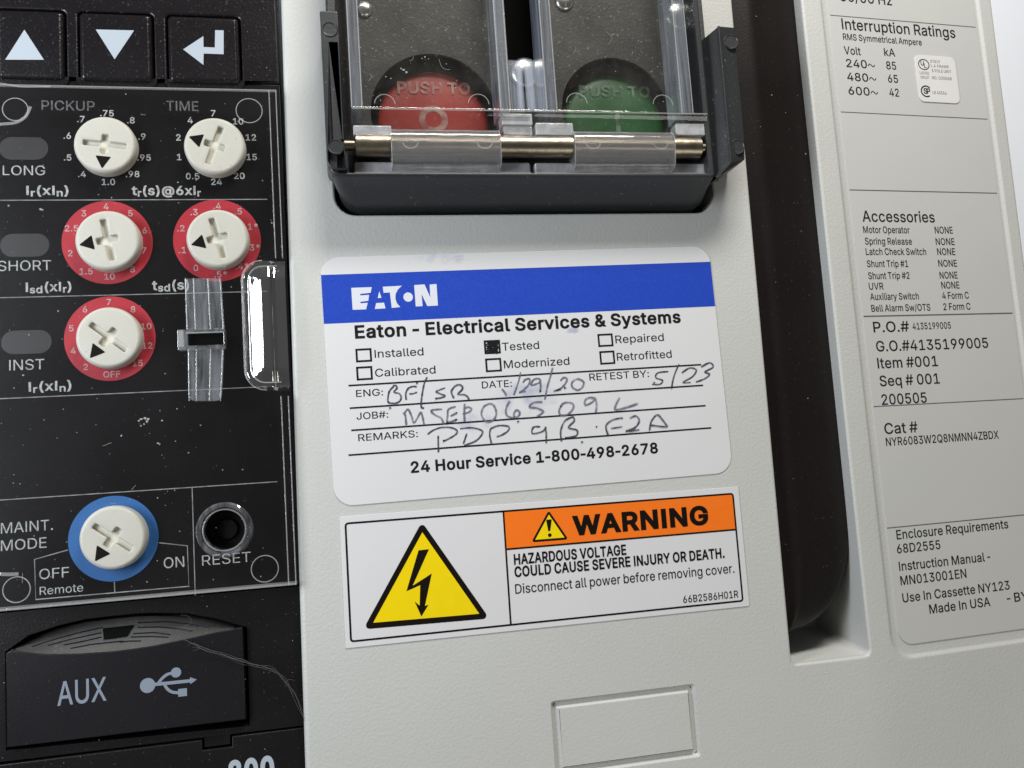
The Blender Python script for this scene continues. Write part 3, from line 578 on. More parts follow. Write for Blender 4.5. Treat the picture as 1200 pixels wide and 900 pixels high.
# deep slot of the handle: drafted walls and floor
zb = -125.0; bc = at(957, 734, zb); tr = at(1010, 0, zb)
back = [(slot_l(700) + 0.5, 700), (slot_l(SB) + 0.5, bc[1]), (bc[0], bc[1]), (bc[0] + 1, 700)]
backL = rpoly(back, [0, 5, 5, 0], 5)
frontL = slotL
g = G(); ids = g.add(frontL[::-1], -8.5); prev = ids
for k in range(1, 7):
    t = k / 6; L = [(a[0] + (b_[0] - a[0]) * t, a[1] + (b_[1] - a[1]) * t) for a, b_ in zip(frontL[::-1], backL[::-1])]
    ids = g.add(L, -8.5 + (zb + 8.5) * t); g.f.extend((prev[i], ids[i], ids[(i + 1) % len(ids)], prev[(i + 1) % len(ids)]) for i in range(len(ids))); prev = ids
g.cap([prev], True)
part('handle_slot', g, 'smooth_grey_housing', housing)

# ================================================================== black charging handle in the slot
handle = thing('charging_handle', (380, 100), 'long black plastic charging handle lying in the slot beside the rating label', 'lever', z=-30)
zr = -27.0
edge_px = [(950, -90), (941, 10), (951, 120), (963, 240), (975, 350), (986, 460), (994, 540), (998.5, 590), (999, 630), (994, 662), (984, 692), (968, 716), (950, 731), (928, 740)]
ep = [at(x, y, zr) for x, y in edge_px]
rows = []
g = G()
prof = [(0.0, -15), (0.06, -14), (0.12, -12.5), (0.19, -10), (0.24, -9), (0.29, -9.5), (0.36, -11.5), (0.5, -13.5), (0.7, -16), (0.85, -19), (0.93, -22), (0.975, -27), (1.0, -36), (1.0, -70)]
dense = []
for i in range(len(ep) - 1):
    a = ep[max(i - 1, 0)]; b_ = ep[i]; c = ep[i + 1]; d = ep[min(i + 2, len(ep) - 1)]
    for k in range(4):
        t = k / 4; dense.append(tuple(0.5 * ((2 * b_[j]) + (c[j] - a[j]) * t + (2 * a[j] - 5 * b_[j] + 4 * c[j] - d[j]) * t * t + (3 * b_[j] - a[j] - 3 * c[j] + d[j]) * t ** 3) for j in (0, 1)))
dense.append(ep[-1])
prev = None; vend = dense[-1][1]
for (u1, v) in dense:
    u0 = slot_l(v) - 9 if v < at(862, 30)[1] + 300 else slot_l(v) - 9
    u0 = slot_l(v) + 1.0
    dz = -9 * max(0, (1 - (v - vend) / 40)) ** 2
    row = g.add([(u0 + (u1 - u0) * s_, v, z_ + dz) for s_, z_ in prof])
    if prev: g.f.extend((prev[i], row[i], row[i + 1], prev[i + 1]) for i in range(len(row) - 1))
    prev = row
g.v.append(((slot_l(vend) + dense[-1][0]) / 2, vend - 2, -70)); tip = len(g.v) - 1
g.f.extend((prev[i], tip, prev[i + 1]) for i in range(len(prev) - 1))
part('grip', g, 'black_handle', handle, sharp=60, wn=False)
g = G()
for i in range(26):
    x = random.uniform(870, 985); y = random.uniform(0, 720); u, v = at(x, y, -5)
    if u > slot_l(v) + 12 and u < dense[0][0] - 14:
        r_ = random.uniform(0.25, 0.8) * (2 if i < 6 else 1); z_ = -8.0 - 10 * max(0, (u - slot_l(v) - 28) / 70)
        g.f.append(tuple(g.add([(u + r_ * math.cos(a) * random.uniform(.6, 1.3), v + r_ * math.sin(a) * random.uniform(.6, 1.3)) for a in (0, 1.2, 2.4, 3.7, 5)], z_ - 0.5)))
o = part('dust_specks', g, 'dust_pale', handle, wn=False); o['kind'] = 'stuff'

# ================================================================== the blue banded service sticker
MS = M0
sc_ = at(612, 438)
MS = Matrix.Translation((sc_[0], sc_[1], 0)) @ Matrix.Rotation(SROT, 4, 'Z')
svc = thing('service_sticker', sc_, 'white rounded service sticker with blue band, printed boxes and handwriting, above the warning sticker', 'sticker')
su0 = (at(384, 451, 0, MS)[0] + at(389.4, 555, 0, MS)[0]) / 2; su1 = (at(838, 357.6, 0, MS)[0] + at(857, 541, 0, MS)[0]) / 2
sv1 = (at(620, 294, 0, MS)[1] + at(430, 301.5, 0, MS)[1]) / 2; sv0 = (at(610, 575.3, 0, MS)[1] + at(835, 555.5, 0, MS)[1]) / 2
paper = rpoly(rect(su0, sv0, su1, sv1), 22, 8)
g = G(MS); g.plate(paper, 0.05, 0.9, 0.3, seg=2); part('paper', g, 'sticker_paper', svc)
bt = (at(378, 323.5, 1, MS)[1] + at(833, 305.5, 1, MS)[1]) / 2; bb = (at(381, 381, 1, MS)[1] + at(838, 357.6, 1, MS)[1]) / 2
g = G(MS); g.sheet(rect(su0 + 0.25, bb, su1 - 0.25, bt), 1.0); part('blue_band', g, 'band_blue', svc, wn=False)
L_ = lambda pts: [(400 + x / 9.233, 320 + y / 9.24) for x, y in pts]
g = G(MS)
for poly in ([(107, 160), (328, 152), (318, 213), (205, 226), (205, 242), (300, 236), (292, 300), (207, 311), (208, 328), (285, 321), (268, 393), (122, 398)],
             [(410, 197), (435, 268), (393, 272)], [(377, 325), (462, 320), (478, 382), (362, 390)],
             [(448, 148), (655, 137), (612, 178), (588, 225), (585, 275), (600, 325), (638, 368), (545, 378), (525, 210), (457, 214)],
             [(788, 130), (900, 122), (962, 262), (955, 124), (1030, 118), (1045, 352), (930, 357), (868, 228), (880, 358), (805, 362)]):
    g.sheet([at(x, y, 1.15, MS) for x, y in L_(poly)], 1.15)
c_ = at(*L_([(723, 260)])[0], 1.15, MS); g.sheet(circle(c_, 5.5, 20), 1.15)
part('logo', g, 'ink_logo', svc, wn=False)
lines('printed_text', svc, 'ink_black', [
    ('Eaton - Electrical Services & Systems', (416.3, 397.7), (798, 376.3), 14.3, 2.6),
    ('24 Hour Service 1-800-498-2678', (481.7, 554.4), (771.3, 530), 12.4, 2.6),
    ('Installed', (439.2, 419.2), (496.5, 416.3), 9.2), ('Calibrated', (439.8, 441.4), (510.6, 437.6), 9.2),
    ('Tested', (588.8, 411.0), (632, 408.7), 9.2), ('Modernized', (590.8, 431.6), (667.5, 427.4), 9.2),
    ('Repaired', (721.5, 402.4), (778.2, 399.2), 9.0), ('Retrofitted', (723.3, 422.9), (787.4, 418.9), 9.0),
    ('ENG:', (417.5, 465.2), (449, 463.2), 8.0), ('DATE:', (565, 455.2), (600, 453.0), 8.0), ('RETEST BY:', (691, 446.2), (760.8, 441.6), 8.2),
    ('JOB#:', (418, 491.7), (455, 489.4), 8.0), ('REMARKS:', (420, 516.9), (489.8, 512.3), 8.2)], MS, 1.1, bold=0.3)
for (a, b_) in (((408.5, 453.3), (821.5, 426)), ((410, 480), (823.8, 450)), ((411.7, 505.8), (826.7, 474)), ((408.5, 534.6), (833.4, 500.3))):
    g = G(MS); p = at(*a, 1.1, MS); q = at(*b_, 1.1, MS); mv = (p[1] + q[1]) / 2; g.sheet(rect(p[0], mv - 0.95, q[0], mv + 0.95), 1.12); part('rule_line', g, 'ink_black', svc, wn=False)
for i, (x0, y0, x1, y1) in enumerate(((416.5, 408, 436, 424.5), (417.3, 429, 436.9, 445.7), (567, 398.2, 586.7, 415), (568.6, 419.4, 588, 436), (700.3, 390.7, 718.7, 406.5), (702.5, 410.8, 720.8, 427.2))):
    a = at((x0 + x1) / 2 - (x1 - x0) / 2 + 0.3, (y0 + y1) / 2, 1.1, MS); b_ = at((x0 + x1) / 2 + (x1 - x0) / 2 - .3, (y0 + y1) / 2, 1.1, MS)
    t_ = at((x0 + x1) / 2, y0 + .3, 1.1, MS)[1]; d_ = at((x0 + x1) / 2, y1 - .3, 1.1, MS)[1]
    g = G(MS); g.sheet(rect(a[0], d_, b_[0], t_), 1.1, [rect(a[0] + 2.2, d_ + 2.2, b_[0] - 2.2, t_ - 2.2)])
    bx = part('checkbox', g, 'ink_black', svc, wn=False)
    if i == 2:
        bx['label'] = 'checkbox filled in with dark ink'
        g = G(MS); rr = random.Random(3)
        for k in range(15):
            y = y0 + 2 + k * 0.95; g.ribbon([at(x0 + 2 + rr.uniform(0, 2), y + rr.uniform(-.8, .8), 1.1, MS), at((x0 + x1) / 2, y + rr.uniform(-.8, .8), 1.1, MS), at(x1 - 2 - rr.uniform(0, 2), y + rr.uniform(-.8, .8), 1.1, MS)], 1.5, 1.2 + k * 0.015)
        part('ink_fill', g, 'ink_black', bx, wn=False)
S4b = lambda p: [(440 + x / 10, 440 + y / 10) for x, y in p]; C3 = lambda p: [(380 + x / 4.8, 420 + y / 4.8) for x, y in p]
C8 = lambda p: [(560 + x / 8.571, 425 + y / 8.571) for x, y in p]; C4 = lambda p: [(610 + x / 4.444, 420 + y / 4.444) for x, y in p]; C5 = lambda p: [(560 + x / 5, 475 + y / 5) for x, y in p]
pen = {'ink_pen': [
    [S4b([(215, 125), (165, 180), (148, 250), (152, 315), (230, 325), (285, 300), (300, 250), (275, 210), (215, 195), (250, 150), (240, 118), (205, 118)]),
     S4b([(485, 135), (440, 128), (385, 150), (355, 210), (360, 285)]), S4b([(395, 215), (440, 212), (485, 195)]),
     S4b([(605, 20), (575, 80), (550, 200), (535, 320), (540, 375), (570, 382)]),
     S4b([(815, 145), (760, 165), (710, 190), (760, 215), (815, 240), (770, 260), (710, 270)]),
     S4b([(885, 185), (900, 230), (920, 265)]), S4b([(885, 185), (930, 125), (985, 108), (1020, 135), (1010, 170), (965, 220), (1040, 225), (1080, 250), (1095, 285)])],
    [S4b([(735, 705), (735, 780), (738, 900)]), S4b([(610, 690), (680, 640), (770, 610), (880, 610), (950, 640), (950, 680), (880, 730), (800, 768)]),
     S4b([(1070, 680), (1050, 740), (1030, 800)]), C3([(765, 395), (830, 390), (885, 405), (885, 430), (850, 465), (785, 490)]),
     C3([(935, 395), (930, 430), (940, 478)]), C3([(935, 395), (980, 378), (1035, 382), (1035, 405), (1000, 430), (970, 440)]),
     C5([(365, 125), (325, 128), (320, 165), (380, 152), (398, 125)]), C5([(396, 125), (400, 170), (400, 222)]),
     C5([(558, 66), (510, 90), (485, 150), (490, 210)]), C5([(555, 65), (565, 90), (530, 130), (580, 145), (575, 178), (515, 190)]),
     C5([(845, 73), (790, 85), (750, 120), (765, 180)]), C5([(780, 135), (845, 125)]), C5([(890, 75), (925, 62), (945, 90), (920, 130), (865, 152), (945, 143)]),
     C5([(1005, 147), (1015, 95), (1050, 55), (1085, 90), (1112, 127)]), C5([(1010, 115), (1060, 122), (1108, 127)])],
    [C4([(770, 68), (715, 75), (705, 100), (740, 115), (725, 135), (685, 135)]), C4([(825, 30), (800, 90), (786, 155)]), C4([(840, 75), (880, 50), (915, 60), (895, 95), (845, 125), (885, 125)]),
     C4([(940, 45), (985, 22), (1003, 45), (960, 70), (985, 82), (960, 105), (913, 123)])]],
  'ink_pen_faded': [
    [S4b([(325, 435), (350, 470), (360, 580)]), S4b([(335, 450), (380, 395), (420, 470), (450, 555), (500, 480), (530, 430), (555, 500), (570, 580)]),
     S4b([(780, 395), (700, 400), (650, 415), (700, 465), (770, 500), (800, 570)]), S4b([(940, 365), (855, 395), (845, 470), (845, 545), (950, 520)]), S4b([(880, 475), (950, 440)]),
     S4b([(1045, 330), (1040, 430), (1045, 540)]), S4b([(1020, 450), (1090, 430), (1125, 395), (1090, 370), (1050, 380)]),
     C8([(120, 410), (60, 440), (35, 520), (80, 590), (150, 580), (185, 510), (160, 430), (120, 410)]), C8([(320, 385), (285, 450), (285, 520), (330, 550), (400, 540), (420, 500), (390, 475), (360, 510), (370, 545)]),
     C8([(645, 395), (560, 400), (515, 445), (590, 455), (655, 485), (640, 510), (590, 540)]), C8([(835, 430), (815, 480), (830, 525), (900, 520), (955, 460), (950, 410), (880, 400), (835, 425)]),
     C8([(1185, 360), (1120, 350), (1075, 380), (1080, 425), (1140, 400), (1180, 365)]), C8([(1182, 365), (1192, 430), (1182, 500)]), C4([(515, 203), (490, 265), (550, 255), (610, 235)])],
    [C8([(240, 262), (270, 300), (285, 330)]), C8([(430, 95), (405, 200), (360, 325)]), C8([(450, 200), (480, 168), (520, 165), (510, 220), (460, 270), (415, 300), (480, 285)]),
     C8([(530, 220), (560, 170), (610, 160), (625, 190), (570, 220), (530, 225)]), C8([(625, 180), (630, 240), (625, 295)]), C8([(750, 50), (730, 130), (700, 230), (672, 370)]),
     C8([(830, 180), (860, 150), (895, 165), (870, 220), (820, 265), (760, 285), (835, 268)]), C8([(1000, 160), (950, 190), (945, 240), (1000, 275), (1050, 245), (1060, 190), (1000, 160)])]]}
for mt, rws in pen.items():
    for rw in rws:
        g = G(MS)
        for k, st in enumerate(rw): g.ribbon([at(x, y, 1.3, MS) for x, y in st], 1.9 if mt == 'ink_pen' else 2.1, 1.25 + 0.03 * k, True, 0.22)
        part('handwriting', g, mt, svc, wn=False)
g = G(MS)
for x, y in ((457, 478), (511, 467), (488.5, 449), (535, 483.6), (534.5, 491.6), (524, 495.7), (520, 516.5), (657.4, 476), (662, 454.5), (633, 458.3), (607, 494), (699, 500), (729, 490), (766.5, 448.5), (787, 454.8), (663, 513), (682, 518)):
    g.sheet(circle(at(x, y, 1.7, MS), random.uniform(0.8, 1.3), 8), 1.75)
part('ink_dots', g, 'ink_black', svc, wn=False)
def blot(c, ru, rv, mat='ink_smudge'):
    g = G(MS); n = 24; cc = at(*c, 1.05, MS); ids = g.add([cc], 1.04); prev = None; rr = random.Random(int(c[0])); js = [rr.uniform(.7, 1.15) for _ in range(n)]
    rings = [[(cc[0] + ru * s_ * js[i] * math.cos(i / n * 6.2832), cc[1] + rv * s_ * js[i] * math.sin(i / n * 6.2832)) for i in range(n)] for s_ in (0.45, 0.75, 1.0)]
    R_ = [g.add(L, 1.04) for L in rings]; g.f.extend((ids[0], R_[0][i], R_[0][(i + 1) % n]) for i in range(n))
    for A, B in zip(R_, R_[1:]): g.f.extend((A[i], B[i], B[(i + 1) % n], A[(i + 1) % n]) for i in range(n))
    def setrim(me):
        a = me.attributes.new('rim', 'FLOAT', 'POINT'); vals = [1.0] + [1.0] * n + [0.55] * n + [0.0] * n
        for k, v in enumerate(vals): a.data[k].value = v
    part('ink_smudge', g, mat, svc, wn=False, post=setrim)
blot((515, 303), 44, 8); blot((611, 469), 46, 26); blot((558, 494), 22, 13); blot((672, 387), 10, 5)

# ================================================================== the warning sticker
wu0 = (at(398.6, 604, 0)[0] + at(404, 757)[0]) / 2; wu1 = (at(866, 572)[0] + at(877, 712)[0]) / 2
wv1 = (at(399, 603.5)[1] + at(866, 571.8)[1]) / 2; wv0 = (at(404, 757.6)[1] + at(877, 712.2)[1]) / 2
warn = thing('warning_sticker', ((wu0 + wu1) / 2, (wv0 + wv1) / 2), 'orange and white WARNING sticker with a yellow high voltage triangle', 'sticker')
g = G(); g.plate(rpoly(rect(wu0, wv0, wu1, wv1), 1.2, 2), 0.05, 0.9, 0.25, seg=2); part('film', g, 'warning_film', warn)
bu0 = (at(404.8, 640)[0] + at(410, 745)[0]) / 2; bu1 = (at(860.6, 582)[0] + at(870, 705)[0]) / 2
bv1 = (at(407, 610.3)[1] + at(860, 579)[1]) / 2; bv0 = (at(411, 750)[1] + at(869, 707.5)[1]) / 2
du = (at(590.4, 600)[0] + at(597.8, 733)[0]) / 2; dv = (at(594, 642.6)[1] + at(863, 621.3)[1]) / 2
g = G(); g.sheet(rect(du, dv, bu1 - 1, bv1 - 1), 1.0); part('orange_header', g, 'sign_orange', warn, wn=False)
g = G(); B_ = rpoly(rect(bu0, bv0, bu1, bv1), 4, 4); g.sheet(B_, 1.1, [inset(B_, 2.1)]); g.sheet(rect(du - 1, bv0 + 1, du + 1, bv1 - 1), 1.12); g.sheet(rect(du, dv - 1, bu1 - 1, dv + 1), 1.14)
part('border', g, 'ink_sign', warn, wn=False)
Q5 = lambda p: [(390 + x / 4.5, 570 + y / 4.5) for x, y in p]; Q6 = lambda p: [(580 + x / 3.871, 560 + y / 3.871) for x, y in p]
tri = [at(494.3, 611.5, 1), at(425.6, 737.5, 1), at(573.5, 724.8, 1)]
T_ = rpoly(tri, 4, 4); 
tg = G(); tg.sheet(T_, 1.1, [inset(rpoly(tri, 0), 6.0)][:0]); voltage = part('voltage_symbol', tg, 'ink_sign', warn, wn=False)
g = G(); g.sheet(inset(rpoly(tri, 0), 6.2, 0.2), 1.2); part('yellow_field', g, 'sign_yellow', voltage, wn=False)
bolt = P(Q5([(452, 337), (507, 331), (421, 524), (522, 459), (486, 630), (505, 624), (467, 686), (432, 607), (458, 629), (461, 521), (388, 553)]), 1.3)
g = G(); g.sheet(bolt, 1.3); part('lightning_bolt', g, 'ink_sign', voltage, wn=False)
tri2 = [at(642.9, 598, 1), at(622.6, 635.6, 1), at(666.2, 632.2, 1)]
g = G(); g.sheet(rpoly(tri2, 2, 3), 1.1); alert = part('alert_symbol', g, 'ink_sign', warn, wn=False)
g = G(); g.sheet(inset(rpoly(tri2, 0), 2.6, 0.2), 1.2); part('yellow_field', g, 'sign_yellow', alert, wn=False)
g = G(); g.sheet(P(Q6([(232, 190), (258, 188), (251, 241), (242, 242)]), 1.3), 1.3); g.sheet(circle(P(Q6([(249, 260)]), 1.3)[0], 2.2, 14), 1.3)
part('exclamation_mark', g, 'ink_sign', alert, wn=False)
lines('printed_text', warn, 'ink_sign', [('WARNING', (671.7, 625.7), (831, 614.3), 20.6, 3.6), ('HAZARDOUS VOLTAGE', (602.5, 660.3), (734.2, 650.8), 11.6, 2.3),
    ('COULD CAUSE SEVERE INJURY OR DEATH.', (603.2, 674.8), (849.4, 654.6), 11.6, 2.3), ('Disconnect all power before removing cover.', (604, 694.3), (861, 672.6), 11.2, 0.2),
    ('66B2586H01R', (800.9, 706.6), (865.4, 700), 8.3, 0.4)], M0, 1.25)

# ================================================================== rating label on the leaning wing
ll = [at(979, 60, -2.5, MR)[0], at(1041, 640, -2.5, MR)[0]]; lu0 = sum(ll) / 2 - 2; lu1 = at(1160, 150, -2.5, MR)[0] - 1; lv0 = (at(1075, 754, -2.5, MR)[1] + at(1198, 737, -2.5, MR)[1]) / 2
rat = thing('rating_label', (150, 80), 'tall pale grey rating label with black printed ratings, accessories and order numbers', 'label', M=MR)
g = G(MR); g.plate(rpoly([(lu0, 640), (lu0, lv0), (lu1, lv0), (lu1, 640)], [0, 22, 22, 0], 7), -2.9, -1.9, 0.4, seg=2); part('paper', g, 'rating_paper', rat)
ZL = -1.7
lines('printed_text', rat, 'ink_label', [
    ('50/60 Hz', (985, 1.5), (1045.5, 5.5), 11), ('Interruption Ratings', (987, 34), (1120, 44.5), 12.3), ('RMS Symmetrical Ampere', (988.2, 46.4), (1080.5, 53.2), 7.2),
    ('Volt', (989.5, 63.4), (1009, 64.4), 9), ('kA', (1036.5, 65.4), (1049.3, 66), 8.8), ('240~', (992, 78.3), (1026, 80.6), 9.2), ('85', (1039, 81), (1050.6, 81.6), 9),
    ('480~', (993.2, 94.2), (1027.5, 96.2), 9.2), ('65', (1041, 96.5), (1052.8, 97), 9), ('600~', (994.7, 110.5), (1029.5, 112.5), 9.2), ('42', (1042.7, 112.7), (1053.9, 113), 9),
    ('Accessories', (1011, 259.8), (1095.8, 260.3), 12.6), ('Motor Operator', (1012, 273), (1066.3, 273.3), 7.8), ('NONE', (1095.8, 273.5), (1116.9, 273.6), 7.8),
    ('Spring Release', (1014, 286.5), (1069, 286.6), 7.8), ('NONE', (1097, 287), (1119, 287), 7.8), ('Latch Check Switch', (1015, 298.7), (1085.7, 298.7), 7.8), ('NONE', (1098.7, 298.8), (1119.8, 298.8), 7.8),
    ('Shunt Trip #1', (1016.3, 313), (1064.6, 312.7), 7.8), ('NONE', (1100, 312.5), (1121.8, 312.3), 7.8), ('Shunt Trip #2', (1017.8, 327), (1066.3, 326.6), 7.8), ('NONE', (1101.6, 326.4), (1122.6, 326.2), 7.8),
    ('UVR', (1018.6, 339.3), (1035.7, 339.1), 7.8), ('NONE', (1103.6, 338.2), (1124.7, 337.8), 7.8), ('Auxiliary Switch', (1020, 351.5), (1077, 350.8), 7.8), ('4 Form C', (1104.5, 350.3), (1135.7, 349.7), 7.8),
    ('Bell Alarm Sw/OTS', (1021.5, 365), (1090.6, 364), 7.8), ('2 Form C', (1105.9, 363.3), (1137.7, 362.8), 7.8),
    ('P.O.#', (1024, 389.6), (1066, 388), 12), ('4135199005', (1069.8, 386.3), (1114.6, 384.8), 7.6), ('G.O.#4135199005', (1027.3, 411.6), (1158.5, 407.6), 12),
    ('Item #001', (1028.8, 431.5), (1099.5, 429), 12), ('Seq # 001', (1031.4, 452.4), (1101.6, 449.4), 12), ('200505', (1033.7, 474.2), (1086.5, 471.8), 12),
    ('Cat #', (1037, 508.6), (1076, 506.2), 12.4), ('NYR6083W2Q8NMNN4ZBDX', (1038.7, 522.6), (1170.8, 513.8), 9.4),
    ('Enclosure Requirements', (1051, 631.3), (1182, 619.6), 10.6), ('68D2555', (1051.5, 648), (1102.5, 643.6), 10.4), ('Instruction Manual -', (1054, 668.5), (1161, 657.5), 10.5),
    ('MN013001EN', (1055.7, 685.3), (1133, 677.2), 10.5), ('Use In Cassette NY123', (1058, 705), (1183.7, 691.5), 10.5), ('Made In USA', (1089.6, 718.8), (1161, 710.3), 10.5), ('- BYR', (1180.5, 706.5), (1214, 702), 10.5)],
    MR, ZL, bold=0.9)
for a, b_, tk in (((977, 18), (1145, 32), 1.0), ((990, 131), (1160, 140), 1.0), ((1000, 223), (1172, 226), 1.2), ((1013.5, 370.8), (1187.4, 366.8), 1.6), ((1024, 477.5), (1200, 466), 1.1), ((1040.3, 619.2), (1200, 603), 1.1)):
    p = at(*a, ZL, MR); q = at(*b_, ZL, MR); mv = (p[1] + q[1]) / 2; g = G(MR); g.sheet(rect(lu0 + 1, mv - tk / 2, lu1 - 2, mv + tk / 2), ZL); part('rule_line', g, 'ink_line', rat, wn=False)
# small approval sticker on the label
cs = [at(1071.4, 64.3, ZL, MR), at(1118, 67.5, ZL, MR), at(1125.2, 121.6, ZL, MR), at(1077, 119.2, ZL, MR)]
au0 = (cs[0][0] + cs[3][0]) / 2; au1 = (cs[1][0] + cs[2][0]) / 2; av1 = (cs[0][1] + cs[1][1]) / 2; av0 = (cs[2][1] + cs[3][1]) / 2
app = thing('approval_sticker', ((au0 + au1) / 2, (av0 + av1) / 2), 'tiny off-white rounded approval sticker stuck on the rating label', 'sticker', M=MR)
g = G(MR); g.plate(rpoly(rect(au0, av0, au1, av1), 8, 6), -1.85, -0.9, 0.35, seg=2); part('paper', g, 'approval_paper', app)
g = G(MR); c1 = at(1082.6, 75.6, -.8, MR); g.sheet(circle(c1, 9.2, 28, 8.0), -0.8, [circle(c1, 7.8, 28, 6.6)]); text(g, 'U', (1079.2, 76.5), None, 5, -0.8, 1.5); text(g, 'L', (1083, 79.2), None, 5, -0.8, 1.5)
part('approval_mark', g, 'ink_label', app, wn=False)
g = G(MR); c2 = at(1085.6, 107, -.8, MR); arc = [(c2[0] + 8.2 * math.cos(a), c2[1] + 7.6 * math.sin(a)) for a in [0.7 + k * 0.42 for k in range(12)]]; g.ribbon(arc, 2.0, -0.8); text(g, 'S', (1082.6, 109.5), None, 6, -0.8, 2.5); text(g, 'P', (1086.4, 109.8), None, 6, -0.8, 2.5)
part('approval_mark', g, 'ink_label', app, wn=False)
lines('printed_text', app, 'ink_faint', [('LISTED', (1078, 86.7), (1089, 87.6), 3), ('CIRCUIT', (1078.7, 92), (1089.3, 92.5), 3), ('E7819', (1090.5, 73.2), (1101.5, 74), 3), ('L.A FRAME', (1091, 78.5), (1112, 79.8), 3), ('3 POLE UNIT', (1092, 84), (1115, 86), 3.2), ('NO. D20GAB', (1092.3, 92.6), (1115.5, 94), 3.4), ('LR 43556', (1093, 110), (1109.5, 111), 3.4)], MR, -0.8, bold=2)
# ================================================================== black electronics panel (trip unit)
trip = thing('trip_unit_panel', (-400, 60), 'black electronics panel with white legends and red and blue dial rings', 'control panel', z=ZP)
pu0, pu1 = -900.0, left_u(0) - 1.5
keyz = ZP + 2
def rect_px(x0, y0, x1, y1, z): a = at(x0, (y0 + y1) / 2, z); b = at(x1, (y0 + y1) / 2, z); return a[0], at((x0 + x1) / 2, y1, z)[1], b[0], at((x0 + x1) / 2, y0, z)[1]
keys_px = [(-4, 14.5, 74, 91.5), (92.5, 15, 177.5, 91.5), (196.5, 17.5, 280, 95.5)]
kb = [rect_px(*k, ZP + 5) for k in keys_px]
kt = kb[1][3]; kbm = min(k[1] for k in kb) - 4.0
# keypad strip
top_v = at(160, 97, ZP)[1]; ov_b = at(170, 702, ZP)[1]
g = G()
holes = [rpoly(rect(k[0] - 2, kbm, k[2] + 2, kt + 2.5), 5, 3) for k in kb]
g.plate(rpoly(rect(pu0, top_v + 2, pu1, 760), 3, 2), -80, ZP + 1.5, 2.5, holes=holes)
part('keypad_frame', g, 'black_key', trip)
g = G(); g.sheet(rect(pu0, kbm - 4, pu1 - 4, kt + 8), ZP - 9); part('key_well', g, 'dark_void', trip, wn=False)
res_c = at(263.3, 621, ZP)
g = G(); g.plate(rect(pu0, ov_b, pu1, top_v + 1), -80, ZP, 0.8, holes=[circle(res_c, 21, 28)], seg=2); part('overlay', g, 'black_overlay', trip)
# region below with the accessory door
lip = [(13.3, 761.6), (26.7, 764), (53.3, 766.7), (93.3, 766), (133, 763.3), (160, 759.8), (180, 756.7), (213.3, 750), (253.3, 741), (284, 735.3)]
arc_ = [(6.7, 761), (33, 748.7), (66.7, 737.3), (100, 729.3), (133, 725.4), (160, 722.8), (180, 722), (220, 722.7), (253, 728.7), (282.7, 736)]
ZD = ZP + 6
dl = at(7, 820, ZD)[0]; dr = at(286.3, 800, ZD)[0]; db = (at(6, 874, ZD)[1] + at(285, 846, ZD)[1]) / 2
fh = [at(6, 764, ZP)] + [at(x, y - 3.5, ZP) for x, y in arc_[1:-1]] + [at(286.5, 735, ZP)]
fh = [(dl - 2.5, fh[0][1])] + fh[1:-1] + [(dr + 3.5, fh[-1][1])]
low_v = (at(0, 890.5, ZP)[1] + at(350, 856.5, ZP)[1]) / 2
hole_door = fh[::-1] + [(dl - 2.5, db - 4), (dr + 3.5, db - 9)]
a_ = sum(hole_door[i - 1][0] * hole_door[i][1] - hole_door[i][0] * hole_door[i - 1][1] for i in range(len(hole_door)))
if a_ < 0: hole_door = hole_door[::-1]
nt0 = at(239.5, 880, ZP)[0]; nt1 = at(270, 875, ZP)[0]
g = G(); L = [(pu0, low_v + 1), (nt0, low_v + 1), (nt0, low_v - 9), (nt1, low_v - 9), (nt1, low_v + 1), (pu1, low_v + 1), (pu1, ov_b - 1), (pu0, ov_b - 1)]
g.plate(L, -80, ZP - 0.5, 0.8, holes=[hole_door], seg=2); part('lower_fascia', g, 'black_fascia', trip)
g = G(); L = [(pu0, -760), (pu1, -760), (pu1, low_v - 1), (nt1 + 2.0, low_v - 1), (nt1 + 2.0, low_v - 11.5), (nt0 - 2.0, low_v - 11.5), (nt0 - 2.0, low_v - 1), (pu0, low_v - 1)]
g.plate(L, -80, ZP + 1, 1.2, seg=3); part('frame_size_plate', g, 'black_fascia', trip)
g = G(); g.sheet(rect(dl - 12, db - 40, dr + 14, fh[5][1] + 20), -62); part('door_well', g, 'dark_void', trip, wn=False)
g = G(); text(g, '800', (267.6, 918.5), (322, 912.5), 25.5, ZP + 1.15, 4.0); part('printed_text', g, 'ink_key', trip, wn=False)
